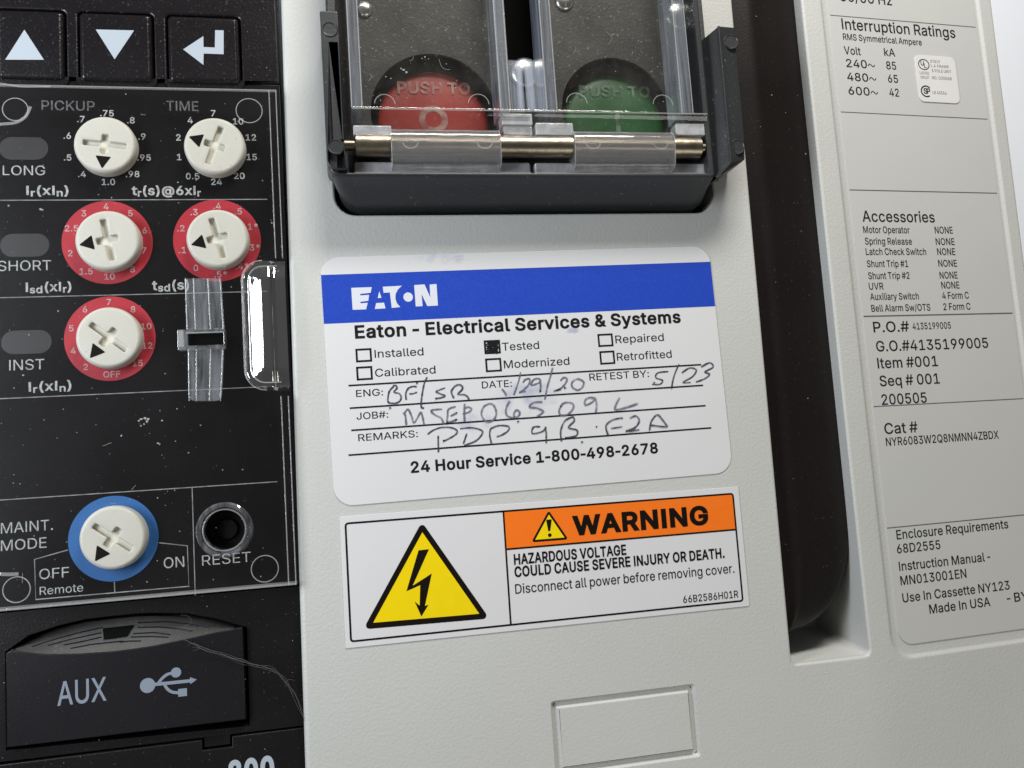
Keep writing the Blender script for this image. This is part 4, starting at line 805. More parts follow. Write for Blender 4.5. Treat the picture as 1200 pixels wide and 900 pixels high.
# legends
rings = [((125.6, 284), 53.5, 'legend_red'), ((254.3, 281.6), 51.5, 'legend_red'), ((128.8, 396.6), 53.8, 'legend_red'), ((132.8, 631), 53.2, 'legend_blue')]
def loc_r(c, rx, z): a = at(c[0] - rx, c[1], z); b = at(c[0] + rx, c[1], z); return ((a[0] + b[0]) / 2, at(c[0], c[1], z)[1]), (b[0] - a[0]) / 2
for c, rx, mt in rings:
    cc, r_ = loc_r(c, rx, ZP); g = G(); g.sheet(circle(cc, r_, 64), ZP + 0.12); o = part('dial_ring', g, mt, trip, wn=False); o['label'] = 'flat blue printed ring' if 'blue' in mt else 'flat red printed ring'
leg = {
 'ink_white': [('.75', 125.5, 132.7), ('.7', 95, 139.5), ('.8', 153.6, 141), ('.6', 79, 159), ('.9', 166.5, 160), ('.5', 79.5, 184.5), ('.95', 169, 184.6), ('.4', 96, 204), ('.98', 155.5, 204), ('1.0', 127, 213.2),
   ('7', 250, 132.7), ('4', 223, 140.8), ('10', 279, 142.2), ('2', 209.2, 161), ('12', 294, 161), ('1', 210, 184), ('15', 295, 184), ('0.5', 226, 206.5), ('24', 253.6, 213), ('20', 280.5, 206)],
 'ink_pink': [('4', 124.5, 242), ('3', 98.5, 250), ('5', 153, 250), ('2.5', 84, 267.5), ('6', 169.7, 270), ('2', 82.5, 296.7), ('7', 169, 293.5), ('1.5', 101, 318), ('8', 155.4, 315.6), ('10', 128.3, 324),
   ('.3', 227.6, 248.6), ('.4', 254.5, 241.3), ('.5', 279.5, 247.7), ('.2', 212.3, 267.5), ('.1*', 295, 265.5), ('.1', 214, 293), ('.3*', 297.5, 290), ('0', 229.7, 314), ('.4*', 284, 312), ('.5*', 259, 321.5),
   ('7', 127.7, 354), ('6', 99.7, 362.5), ('8', 156, 362.5), ('5', 83.7, 384.7), ('10', 171.4, 382.4), ('4', 86, 411), ('12', 172.6, 405), ('2', 100.6, 430), ('15', 161.2, 425.5), ('OFF', 131.2, 438.5)]}
for mt, L in leg.items():
    for k in range(0, len(L), 10):
        g = G()
        for s_, x, y in L[k:k + 10]: label_at(g, s_, (x, y), 7.0, ZP + 0.3, 1.6)
        part('dial_numbers', g, mt, trip, wn=False)
for mt, rws in {'ink_white': [('LONG', (3.2, 205.4), (53, 205), 11.2, 0), ('SHORT', (-2.5, 317.5), (60, 316.6), 11.8, 0), ('INST', (10.8, 434), (52, 432.8), 12.2, 0),
      ('MAINT.', (1, 624.5), (62, 621.8), 12.4, 0), ('MODE', (1, 645), (54.6, 642.5), 12.4, 0), ('OFF', (46, 678.8), (81, 676.4), 12, 0), ('ON', (192, 666), (216, 664.2), 12.4, 0), ('Remote', (46.5, 697), (97.5, 693.4), 9.6, 0), ('RESET', (237, 663), (294, 658.2), 12, -0.4),
      ('I_r(xI_n)', (30.8, 228.2), (80.3, 228), 10, 2.4), ('t_r(s)@6xI_r', (154.5, 228.4), (235.6, 228), 10, 2.4), ('I_s_d(xI_r)', (30.2, 341.6), (83.7, 340.8), 10.2, 2.2), ('t_s_d(s)', (178.4, 339.6), (221.5, 339), 10.5, 2.2), ('I_r(xI_n)', (33.6, 458), (83.7, 457), 10.4, 2.0)],
    'ink_dim': [('PICKUP', (48.7, 129.8), (111, 128.8), 11.2, 0.6), ('TIME', (195, 130), (232.6, 129.4), 11.2, 0.6)]}.items():
    lines('printed_text', trip, mt, rws, M0, ZP + 0.3)
for a, b_ in (((-20, 235.2), (313, 233.3)), ((-20, 349), (313, 341.8)), ((-20, 468.5), (313, 452.8)), ((-20, 587.5), (325, 564.3))):
    p = at(*a, ZP); q = at(*b_, ZP); mv = (p[1] + q[1]) / 2; g = G(); g.sheet(rect(p[0], mv - 0.5, q[0], mv + 0.5), ZP + 0.22); part('rule_line', g, 'ink_rule', trip, wn=False)
p = at(225, 571.5, ZP); q = at(229, 697.7, ZP); mu_ = (p[0] + q[0]) / 2; g = G(); g.sheet(rect(mu_ - .5, q[1], mu_ + .5, p[1]), ZP + 0.26); part('rule_line', g, 'ink_rule', trip, wn=False)
g = G(); g.ribbon(P([(79.5, 644.4), (40.5, 655.5), (42, 702.5), (221.4, 687), (219.6, 639.6), (186.6, 636)], ZP), 1.1, ZP + 0.24); g.ribbon(P([(134, 682), (134.7, 693.5)], ZP), 1.1, ZP + 0.3); part('bracket_line', g, 'ink_rule', trip, wn=False)
for c, rx in (((28, 174), 28.8), ((29.3, 287.5), 29), ((31.3, 401), 29.8)):
    cc, r_ = loc_r(c, rx, ZP); g = G(); g.plate(rpoly(rect(cc[0] - r_, cc[1] - 13, cc[0] + r_, cc[1] + 13), 12.9, 7), ZP - 1, ZP + 0.5, 0.4, seg=2); part('indicator_window', g, 'lamp_window', trip)
g = G(); g.plate(circle(res_c, 21, 28), -60, ZP - 22, 0); g.plate(circle(res_c, 12, 24), ZP - 22, ZP - 18, 2); part('reset_button', g, 'black_handle', trip)
g = G(); rr = random.Random(11)
for i in range(230):
    x = rr.uniform(0, 345); y = rr.uniform(2, 895)
    if 98 < y < 700: continue
    u, v = at(x, y, ZP)
    if u > pu1 - 3 or (12 < x < 285 and y < 860 and y > 720): continue
    z_ = ZP + 1.7 if y < 98 else ZP + 1.3; r_ = rr.uniform(0.15, 0.55); g.f.append(tuple(g.add([(u + r_ * math.cos(a) * rr.uniform(.5, 1.4), v + r_ * math.sin(a) * rr.uniform(.5, 1.4)) for a in (0, 1.3, 2.6, 4, 5.2)], z_)))
o = part('dust_specks', g, 'dust_pale', trip, wn=False); o['kind'] = 'stuff'

# keys
syms = [[P([(28.3, 34.5), (5.8, 69.7), (51.2, 69.7)], ZP + 6)], [P([(112, 34.2), (157, 35.3), (134.2, 69.2)], ZP + 6)],
        [P([(214.5, 57.5), (238.3, 75.8), (238.5, 62.4), (262, 63.3), (262, 35.3), (252, 35.0), (251.7, 55.4), (238.4, 54.8), (238.2, 42)], ZP + 6)]]
kl = ['black square key printed with a white triangle pointing up', 'black square key printed with a white triangle pointing down', 'black square key printed with a white bent enter arrow']
nm = ['up_arrow', 'down_arrow', 'enter_arrow']
for i, k in enumerate(kb):
    t = thing('keypad_button', ((k[0] + k[2]) / 2, (k[1] + k[3]) / 2), kl[i], 'button', 'keys in the row above the clear cover', z=ZP)
    g = G(); v0 = kbm + 3.5; L = rpoly(rect(k[0], v0, k[2], kt), 5, 4)
    g.loft([(L, ZP - 8), (L, ZP + 1.0), (inset(L, 1.2), ZP + 3.6), (inset(L, 3.6), ZP + 5.0), (inset(L, 4.6), ZP + 5.2)]); part('key_cap', g, 'black_key', t)
    g = G()
    for s_ in syms[i]: g.sheet(s_, ZP + 5.45)
    part(nm[i], g, 'ink_key', t, wn=False)

# ================================================================== the six screwdriver dials
def make_dial():
    t = thing('rotary_dial', (0, 0), '', 'dial', 'cream screwdriver dials on the black panel')
    n = 48; RD = 36.0
    def cross():
        a, b_, w1, w2 = 25.0, 12.5, 3.4, 4.2
        return rpoly([(-w2, -b_), (w2, -b_), (w2, -w1), (a, -w1), (a, w1), (w2, w1), (w2, b_), (-w2, b_), (-w2, w1), (-a, w1), (-a, -w1), (-w2, -w1)], [2.2, 2.2, 2.0, 1.5, 1.5, 2.0, 2.2, 2.2, 2.0, 1.5, 1.5, 2.0], 3)
    C = circle((0, 0), RD, n)
    g = G(); tops = []
    rg = [(C, -2), (C, 9.5), (inset(C, .8), 12.0), (inset(C, 2.4), 13.6), (inset(C, 4.4), 14.0)]
    P_ = None
    for L, z in rg:
        ids = g.add(L, z)
        if P_: g.f.extend((P_[i], P_[(i + 1) % n], ids[(i + 1) % n], ids[i]) for i in range(n))
        P_ = ids
    X = cross()[::-1]; a = g.add(inset(X, 1.3), 14.0); b_ = g.add(inset(X, .4), 13.5); c = g.add(X, 12.4); d = g.add(X, 9.0)
    for A, B in ((a, b_), (b_, c), (c, d)): g.f.extend((A[i], B[i], B[(i + 1) % len(A)], A[(i + 1) % len(A)]) for i in range(len(A)))
    g.cap([P_, a], True); part('knob', g, 'knob_cream', t)
    g = G(); g.sheet(cross(), 9.1); part('slot_floor', g, 'knob_slot_cream', t, wn=False)
    g = G(); g.sheet(rpoly([(0, 31.5), (-9, 15.5), (9, 15.5)], 0.8, 2), 14.12); part('pointer', g, 'ink_sign', t, wn=False)
    return t
proto = make_dial()
dials = [((122.8, 169.5), 37.0, -96, 'cream dial without a ring under PICKUP, its black pointer aimed straight down'),
         ((251.3, 171), 36.2, 160, 'cream dial without a ring under TIME, its black pointer aimed between 1 and 2'),
         ((126, 281.5), 38.6, 191, 'cream dial in the red ring numbered 1.5 to 10, beside the word SHORT'),
         ((254.8, 279.4), 36.9, 195, 'cream dial in the red ring with starred numbers, above the clear latch'),
         ((127.1, 395.4), 39.0, 230, 'cream dial in the red ring marked OFF, beside the word INST'),
         ((132, 630), 39.8, 233, 'cream dial in the blue maintenance mode ring')]
for i, (c, rx, ang, lab) in enumerate(dials):
    if i == 0: t = proto; kids = None
    else:
        t = proto.copy(); COL.objects.link(t)
        for ch in proto.children:
            if ch.name.startswith(('knob', 'slot_floor', 'pointer')) and ch.parent == proto:
                d = ch.copy(); COL.objects.link(d); d.parent = t
    cc, r_ = loc_r(c, rx, ZP + 12); t.location = Vector((cc[0], cc[1], ZP)) * K; t.scale = (r_ / 36.0,) * 2 + (1,)
    t.rotation_euler = (0, 0, math.radians(ang - 90)); t['label'] = lab

# ================================================================== accessory door
door = thing('accessory_door', ((dl + dr) / 2, (db + fh[4][1]) / 2), 'black flip door marked AUX with a ribbed thumb grip along its top', 'door', z=ZP)
lipw = [at(x, y, ZD) for x, y in lip]
dpoly = [(dl, lipw[0][1] - 3), (dl, db), (dr, db)] + [(dr, lipw[-1][1])] + lipw[::-1][1:] 
g = G(); g.plate(dpoly, -50, ZD, 1.2, seg=3); part('door_panel', g, 'black_door', door)
g = G(); up = [at(x, y, ZP - 16) for x, y in arc_]; n = 10; rowsv = []
for k in range(n + 1):
    t = k / n; row = []
    for (a, b_) in zip(lipw, up):
        z_ = ZD - 1.0 + (ZP - 16 - ZD) * (t ** 0.9)
        row.append((a[0] + (b_[0] - a[0]) * t, a[1] + (b_[1] - a[1]) * t, z_))
    rowsv.append(g.add(row))
for A, B in zip(rowsv, rowsv[1:]): g.f.extend((A[i], A[i + 1], B[i + 1], B[i]) for i in range(len(A) - 1))
A = rowsv[-1]; B = g.add([(g.v[i][0], g.v[i][1] + 1, -60) for i in A]); g.f.extend((A[i], A[i + 1], B[i + 1], B[i]) for i in range(len(A) - 1))
grip = part('thumb_grip', g, 'grey_grip', door, wn=False)
def on_grip(x, y, lift=0.5):
    """height of the sloping grip under a measured point"""
    z = ZP - 6
    for _ in range(6):
        u, v = at(x, y, z)
        def iv(L): 
            for a, b_ in zip(L, L[1:]):
                if a[0] <= u <= b_[0]: return a[1] + (b_[1] - a[1]) * (u - a[0]) / (b_[0] - a[0])
            return L[-1][1]
        va, vb = iv(lipw), iv(up); t = max(0, min(1, (v - va) / max(1e-3, vb - va))); z = ZD - 1.0 + (ZP - 16 - ZD) * (t ** 0.9)
    return (u, v, z + lift)
G6 = lambda p: [(x / 7.5, 700 + y / 7.5) for x, y in p]; G7 = lambda p: [(140 + x / 7.5, 700 + y / 7.5) for x, y in p]
ribs = [G6([(280, 435), (500, 365), (700, 310), (900, 265)]), G6([(420, 425), (640, 365), (890, 312)]), G6([(560, 420), (720, 390), (890, 350)]), G6([(620, 450), (800, 415), (1080, 385)]),
        G7([(160, 225), (400, 215), (600, 235), (780, 280)]), G7([(160, 265), (350, 262), (500, 275), (640, 300)]), G7([(120, 320), (300, 310), (450, 330)]), G7([(100, 350), (280, 345), (430, 352)]), G7([(0, 395), (100, 385), (190, 385)])]
for rb in ribs:
    pts = []
    for a, b_ in zip(rb, rb[1:]):
        for k in range(3): t = k / 3; pts.append(on_grip(a[0] + (b_[0] - a[0]) * t, a[1] + (b_[1] - a[1]) * t, 0.0))
    pts.append(on_grip(*rb[-1], 0.0)); g = G(); g.tube(pts, 0.75, 6); part('grip_rib', g, 'black_fascia', door, wn=False)
q4 = [(121, 736), (157, 732), (149, 745.5), (122, 749)]
g = G(); a = g.add([on_grip(x, y, 1.6) for x, y in q4]); g.f.append((a[3], a[2], a[1], a[0])); part('grip_hole', g, 'dark_void', door, wn=False)
g = G(); text(g, 'AUX', (67.2, 827), (125, 820.5), 27.5, ZD + .12, 0.8); part('printed_text', g, 'ink_port', door, wn=False)
g = G(); z_ = ZD + .12
g.sheet(circle(at(173, 803.3, z_), 7.6, 24), z_); g.ribbon([at(179, 802.3, z_), at(223, 797.8, z_)], 3.4, z_ + .03); g.sheet([at(230.6, 796.2, z_), at(222.5, 793.6, z_), at(223, 801.8, z_)][::1], z_ + .06)
g.ribbon(P([(185.3, 801), (190, 795), (196, 790.3), (203, 788.6)], z_), 3.0, z_ + .09, True); g.sheet(circle(at(206.3, 788, z_), 5.2, 20), z_ + .12)
g.ribbon(P([(192.5, 801.4), (196, 807), (202, 811), (211, 811.8)], z_), 3.0, z_ + .15, True); c_ = at(214, 811.4, z_); g.sheet(rect(c_[0] - 4.4, c_[1] - 4, c_[0] + 4.4, c_[1] + 4), z_ + .18)
part('port_symbol', g, 'ink_port', door, wn=False)

# ================================================================== lint caught on the door
g = G(); rr = random.Random(5)
main = [(214, 748), (228, 755), (243, 763), (262, 768), (282, 775), (300, 779), (318, 784), (333, 797), (345, 813), (352, 830), (357, 846)]
for k in range(5):
    a = rr.randint(0, 4) if k else 0; b_ = rr.randint(6, len(main)) if k else len(main)
    pts = [(*at(x + rr.uniform(-2.2, 2.2) * (k > 0) * 1.3, y + rr.uniform(-2.2, 2.2) * (k > 0) * 1.4, ZD + 3), ZD + 2 + rr.uniform(0, 3)) for x, y in main[a:b_]]
    Q = []
    for i in range(len(pts) - 1):
        p0 = pts[max(i - 1, 0)]; p1 = pts[i]; p2 = pts[i + 1]; p3 = pts[min(i + 2, len(pts) - 1)]
        for s_ in range(4):
            t = s_ / 4; Q.append(tuple(.5 * (2 * p1[j] + (p2[j] - p0[j]) * t + (2 * p0[j] - 5 * p1[j] + 4 * p2[j] - p3[j]) * t * t + (3 * p1[j] - p0[j] - 3 * p2[j] + p3[j]) * t ** 3) for j in range(3)))
    g.tube(Q + [pts[-1]], 0.20 if k == 0 else 0.12, 4)
for k in range(3):
    cx, cy = rr.choice([(232, 762), (238, 770), (226, 758), (258, 760), (276, 770), (340, 800), (215, 727)]); r0 = rr.uniform(3, 8); a0 = rr.uniform(0, 6)
    Q = [(*at(cx + r0 * math.cos(a0 + t * .5) * (1 + .05 * t), cy + r0 * .8 * math.sin(a0 + t * .5), ZD + 3), ZD + 3 + rr.uniform(-.3, .3)) for t in range(rr.randint(6, 11))]; g.tube(Q, 0.11, 4)
lint = part('lint_strand', g, 'thread_fibre', None, wn=False, org=(*at(290, 780, ZD), ZD)); tag(lint, 'wispy pale thread of lint trailing off the AUX door to the grey housing', 'lint')

# ================================================================== clear hinged cover over the dials
ZC = 8.0
cu1 = (at(344.5, 684, ZC)[0] + at(326.5, 110, ZC)[0]) / 2 ; cv1 = (at(60, 101, ZC)[1] + at(320, 104.6, ZC)[1]) / 2; cv0 = (at(0, 716, ZC)[1] + at(345, 685.5, ZC)[1]) / 2
cover = thing('clear_cover', (-400, 70), 'transparent hinged plastic cover over the six dials', 'cover', z=ZC)
hr_c = at(263.3, 621, ZC)
g = G(); SH = rpoly(rect(pu0, cv0, cu1 - 8, cv1), 2, 2)
tabr = rect_px(284, 305, 331, 459, ZC)
tab_out = rpoly([(tabr[2] + 6, tabr[1]), (tabr[2] + 6, tabr[3]), (tabr[0], tabr[3]), (tabr[0], tabr[1])], [0, 0, 24, 24], 8)
tab_hole = rpoly([(cu1 - 9.5, tabr[1]), (cu1 - 9.5, tabr[3]), (tabr[0], tabr[3]), (tabr[0], tabr[1])], [0, 0, 24, 24], 8)
g.plate(SH, ZC - 2.5, ZC, 0.6, holes=[circle(hr_c, 25, 32), tab_hole], seg=2, bottom=True); part('cover_sheet', g, 'clear_cover', cover)
for seg in ((cv0, tabr[1] - 6), (tabr[3] + 3, cv1)):
    g = G(); g.plate(rect(cu1 - 8, seg[0], cu1, seg[1]), ZP + 2, ZC + 0.3, 0.5, seg=2, bottom=True); part('side_rim', g, 'clear_cover', cover)
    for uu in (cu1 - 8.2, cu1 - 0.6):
        g = G(); g.plate(rect(uu - .45, seg[0], uu + .55, seg[1]), ZC - 6, ZC + .55, 0.25, seg=2, bottom=True); part('edge_highlight', g, 'clear_edge_highlight', cover)  # thin hazy bars paint the edge highlights
g = G(); g.plate(rect(pu0, cv1 - 1.3, cu1, cv1 + .2), ZC - 3, ZC + 0.5, 0.3, seg=2, bottom=True); part('edge_highlight', g, 'clear_edge_highlight', cover)
g = G(); g.plate(rect(pu0, cv0 - .2, cu1, cv0 + 2.0), ZP + 2, ZC + 0.5, 0.4, seg=2, bottom=True); part('edge_highlight', g, 'clear_edge_highlight', cover)
for c, r_ in (((17.9, 128.3), 15.6), ((292, 129.8), 15.8), ((310.4, 666.5), 16.5), ((19.5, 691), 16.8)):
    cc, rl = loc_r(c, r_, ZC); g = G(); L = circle(cc, rl, 36); g.plate(L, ZC - .2, ZC + .5, .15, holes=[circle(cc, rl - 1.0, 36)], seg=1); part('moulding_mark', g, 'clear_mark', cover)
for pts, w_ in (([(-6, 150), (0, 146), (18, 144), (30, 137), (36, 125)], 3.2), ([(-6, 672), (8, 673), (22, 672.5)], 3.5), ([(-4, 97), (8, 99), (26, 102), (60, 101.5)], 1.3)):
    g = G(); g.ribbon(P(pts, ZC), w_, ZC + .6, True); part('moulded_ridge', g, 'clear_edge_highlight', cover, wn=False)
g = G(); c0 = circle(hr_c, 29.5, 40); g.loft([(c0, ZC - 2), (c0, ZC + 1.0), (inset(c0, 2), ZC + 2.5), (inset(c0, 5), ZC + 2.0), (inset(c0, 7), ZC - 3), (inset(c0, 8.2), ZC - 12)], cap1=False)
part('reset_collar', g, 'clear_strap', cover)
g = G(); g.plate(circle(hr_c, 22.6, 40), ZC + 1, ZC + 2.4, .3, holes=[circle(hr_c, 21.2, 40)], seg=2); part('collar_edge', g, 'clear_edge_highlight', cover)
# finger tab: raised shell with a dished middle
T0 = tab_out
g = G(); nx, ny = 36, 44; tu0, tu1, tv0, tv1 = tabr[0] + .5, tabr[2] + 5.5, tabr[1] + .5, tabr[3] - .5
def tab_h(x, y):
    """cross-section: steep outer wall, broad face climbing gently to a ridge, then a flat lip"""
    u = x - tu0; e = min(y - tv0, tv1 - y); ed = max(0.0, e)
    cu = max(0.0, 24 - u); ce = max(0.0, 24 - e)
    m = 24 - math.hypot(cu, ce); m = max(0.0, m)
    h = 7.5 * min(1, m / 3.5) ** 0.6
    h += 0.0 if m < 4 else -1.5 * math.sin(min(1, (m - 4) / 5) * math.pi)
    h += 5.6 * max(0, min(1, (m - 8) / 15)) ** 1.05
    if u > 31: h -= 4.5 * min(1, (u - 31) / 4.0)
    return h
rowsv = [g.add([(tu0 + (tu1 - tu0) * i / nx, tv0 + (tv1 - tv0) * j / ny, ZC + tab_h(tu0 + (tu1 - tu0) * i / nx, tv0 + (tv1 - tv0) * j / ny)) for i in range(nx + 1)]) for j in range(ny + 1)]
def inside_tab(v): return math.hypot(max(0.0, 24 - (v[0] - tu0)), max(0.0, 24 - min(v[1] - tv0, tv1 - v[1]))) < 24.6
for A, B in zip(rowsv, rowsv[1:]):
    for i in range(nx):
        if all(inside_tab(g.v[k]) for k in (A[i], A[i + 1], B[i + 1], B[i])): g.f.append((A[i], A[i + 1], B[i + 1], B[i]))
part('finger_tab', g, 'clear_tab', cover, sharp=70, wn=False)
for d_ in (1.2, 8.8):
    g = G(); Lp = inset(T0, d_); z_ = ZC + (4.5 if d_ < 3 else 8.2)
    Lp = [p for p in Lp if p[0] < tabr[2] + 3]; 
    k0 = max(range(len(Lp)), key=lambda i: math.dist(Lp[i], Lp[i - 1])); Lp = Lp[k0:] + Lp[:k0]
    g.tube([(*p, z_) for p in Lp], 0.55, 6); part('tab_edge', g, 'clear_edge_highlight', cover, wn=False)
# sliding latch
lt = [at(216, 326, ZC + 5), at(259, 326, ZC + 5), at(263, 386, ZC + 5), at(218, 386, ZC + 5)]; lb = [at(219.5, 409, ZC + 5), at(262.4, 409, ZC + 5), at(259.5, 470, ZC + 5), at(220.5, 470, ZC + 5)]
for q_, rd in ((lt, [1, 1, 1, 1]), (lb, [1, 1, 7, 7])):
    g = G(); L = rpoly(q_, rd, 4); g.plate(L, ZC + .1, ZC + 5, 1.5, seg=3, bottom=True); latch = part('latch_strap', g, 'clear_strap', cover)
    for fx, wd in ((0.25, 1.1), (0.64, 1.0), (0.03, 0.9), (0.97, 0.9)):
        a = [q_[0][j] + (q_[1][j] - q_[0][j]) * fx for j in (0, 1)]; b_ = [q_[3][j] + (q_[2][j] - q_[3][j]) * fx for j in (0, 1)]
        g = G(); g.tube([(*a, ZC + 5.4), (*b_, ZC + 5.4)], wd * .6, 6); part('strap_rib', g, 'clear_edge_highlight', latch, wn=False)
fr_ = rect_px(208, 385.5, 264.5, 410, ZC + 8)
g = G(); inn = rect(fr_[0] + 10.5, fr_[1] + 5, fr_[2] - 2.2, fr_[3] - 4.5); g.plate(rpoly(rect(*fr_), 1.5, 2), ZC + .2, ZC + 9, .8, holes=[rpoly(inn, 1, 2)], seg=2, bottom=True); latchf = part('latch_frame', g, 'clear_strap', cover)
g = G(); g.sheet(inn, ZC + .8); part('latch_slot', g, 'dark_void', latchf, wn=False)
g = G(); g.plate(rect(fr_[0] + .5, fr_[1] + 3.5, fr_[0] + 6.5, fr_[3] - 1), ZC + 9, ZC + 9.6, .3, seg=1); g.tube([(fr_[0] + 9, fr_[3] - 4.2, ZC + 9.2), (fr_[2] - 2, fr_[3] - 4.2, ZC + 9.2)], .6, 5); part('edge_highlight', g, 'clear_edge_highlight', latchf)
# pale scratch and dust on the sheet
g = G(); rr = random.Random(21)
def chip(u, v, r_, z_):
    a0 = rr.uniform(0, 6.28); L = [(u + r_ * rr.uniform(.4, 1.5) * math.cos(a0 + a), v + r_ * rr.uniform(.4, 1.5) * math.sin(a0 + a)) for a in (0, 1.1, 2.3, 3.4, 4.6, 5.5)]; g.f.append(tuple(g.add(L, z_)))
for x, y, r_ in [(163, 493, 1.5), (166, 491, 1.8), (170, 490, 2), (174, 491, 1.8), (172, 494, 1.6), (169, 497, 1.2), (165, 499, .9), (190, 493, 1.2), (142, 510.5, 1.3), (185, 519.5, 1.2), (187, 520.5, .9), (175, 508, .7), (10, 241, 1.6), (48, 245, 1.8), (50, 246, 1.3), (68, 364.5, 1.2), (27, 440, 1.6), (34, 449, .9)]:
    u, v = at(x, y, ZC); chip(u, v, r_ * .8, ZC + .3)
for i in range(230):
    x = rr.uniform(0, 320); y = rr.uniform(104, 690); u, v = at(x, y, ZC); chip(u, v, rr.choice([.25, .3, .35, .45, .7]), ZC + .3)
for i in range(8):
    x = rr.uniform(10, 300); y = rr.uniform(110, 680); a = rr.uniform(0, 3.1); l = rr.uniform(4, 14); g.ribbon([at(x + l * t * math.cos(a), y + l * t * math.sin(a) + rr.uniform(-.6, .6), ZC) for t in (0, .33, .66, 1)], .3, ZC + .34, True)
o = part('dust_specks', g, 'dust_pale', cover, wn=False); o['kind'] = 'stuff'

# ================================================================== dark guard round the push buttons
ZG = 50.0; ZF = 6.0; ry_ = at(600, 172, 42)[1]
guard = thing('button_guard', (40, 300), 'dark grey raised guard frame standing round the red and green push buttons', 'guard frame')
t0 = [at(386, -80, ZG), at(384.5, 207.5, ZG), at(839, 207, ZG), at(829, -80, ZG)]
vb = (t0[1][1] + t0[2][1]) / 2
top = [(t0[0][0], 700), (t0[1][0], vb), (t0[2][0], vb), (t0[2][0], 700)]
b0 = [at(399, 245, 0), at(826, 243, 0)]
bot = [(b0[0][0] - 1, 700), (b0[0][0] - 1, GB + 5), (b0[1][0] + 3, GB + 5), (b0[1][0] + 3, 700)]
rt = [0, 14, 5, 0]; rbm = [0, 24, 26, 0]
def mixl(t, z):
    q = [(top[i][0] * t + bot[i][0] * (1 - t), top[i][1] * t + bot[i][1] * (1 - t)) for i in range(4)]
    return rpoly(q, [0, rt[1] * t + rbm[1] * (1 - t), rt[2] * t + rbm[2] * (1 - t), 0], 6), z
inner_t = [(t0[0][0] + 10, 690), (t0[1][0] + 10, vb + 4.5), (t0[2][0] - 8, vb + 4.5), (t0[2][0] - 8, 690)]
IT = rpoly(inner_t, [0, 4, 3, 0], 6)
g = G()
g.loft([mixl(-0.15, -40), mixl(0.0, 0), mixl(0.35, 13), mixl(0.7, 28), mixl(0.9, 40), mixl(1.0, 47), (inset(mixl(1.0, 0)[0], 1.5), 49.2)] + [(inset(mixl(1.0, 0)[0], 3.0), ZG - .6)] + [(IT, ZG - 1), (IT, ZF)], cap1=False)
part('frame', g, 'guard_plastic', guard, sharp=50)
# floor with round openings and a black gap between the two buttons
hr, rr_ = loc_r((508.5, 134), 74, ZF); hg, rg_ = loc_r((721, 130), 62, ZF)
mid = rect_px(592.5, -60, 637.5, 120, ZF); fl0 = at(404, 100, ZF)[0]; fl1 = at(818, 100, ZF)[0]; fb = at(600, 205, ZF)[1]
g = G(); g.plate(rect(IT and fl0 - 8, fb - 6, fl1 + 16, 690), ZF - 4, ZF, .5, holes=[circle(hr, rr_, 56), circle(hg, rg_, 56), rect(mid[0], at(600, 70, ZF)[1], mid[2], 680)], seg=2); part('floor_plate', g, 'guard_floor', guard)
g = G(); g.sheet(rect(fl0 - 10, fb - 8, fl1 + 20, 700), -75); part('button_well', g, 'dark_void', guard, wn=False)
for cc, r_ in ((hr, rr_), (hg, rg_)):
    g = G(); L = circle(cc, r_ + .2, 56)[::-1]; a = g.add(L, ZF - .5); b_ = g.add(L, -74); g.f.extend((a[i], b_[i], b_[(i + 1) % 56], a[(i + 1) % 56]) for i in range(56)); part('well_wall', g, 'black_fascia', guard, wn=False)
# wings beside the frame
def poly3(name, faces, mat, par):
    g = G()
    for f in faces: g.f.append(tuple(g.add(f)))
    return part(name, g, mat, par, sharp=20, wn=False)
def v3(x, y, z): return (*at(x, y, z), z)
R1, R2 = v3(842, 31, 54), v3(856.5, 191, 54); O1, O2, O3 = v3(860, 32.5, 49), v3(872, 163, 49), v3(872.5, 187, 48); I0, I1, I2 = v3(822, 50, 24), v3(811, 62, 18), v3(817, 205, 18); Bq = v3(841, 208, 49); Ic, Id = v3(815, 96, 18), v3(824, 90, 24)
dn = lambda p, z=-10: (p[0], p[1], z)
Jn = v3(824, 46, 36)
poly3('wing', [[I1, Ic, v3(822, 100, 22), v3(822, 128, 22), v3(815, 133, 18), I2, v3(833, 207, 40), Bq, R2, R1, Jn], [R1, R2, O2, O1], [R2, O3, O2], [R2, Bq, O3], [O1, O2, dn(O2), dn(O1)], [O2, O3, dn(O3), dn(O2)], [O3, Bq, dn(Bq), dn(O3)], [R1, O1, dn(O1), dn(R1)], [Jn, R1, dn(R1), dn(Jn)], [I1, Jn, dn(Jn), dn(I1)]], 'guard_plastic', guard)
g = G(); g.tube([(*R1[:2], 54), (*R2[:2], 54)], 1.5, 8); part('wing_ridge', g, 'guard_plastic', guard, wn=False)
g = G(); g.box(t0[1][0] + 9, vb + 3, t0[2][0] - 7, ry_ + 3, ZF - 2, 24, 1.5); part('front_ledge', g, 'guard_plastic', guard)
g = G(); g.sheet(rect(t0[0][0] - 30, GB - 20, t0[2][0] + 60, 690), -50); part('cavity', g, 'dark_void', guard, wn=False)
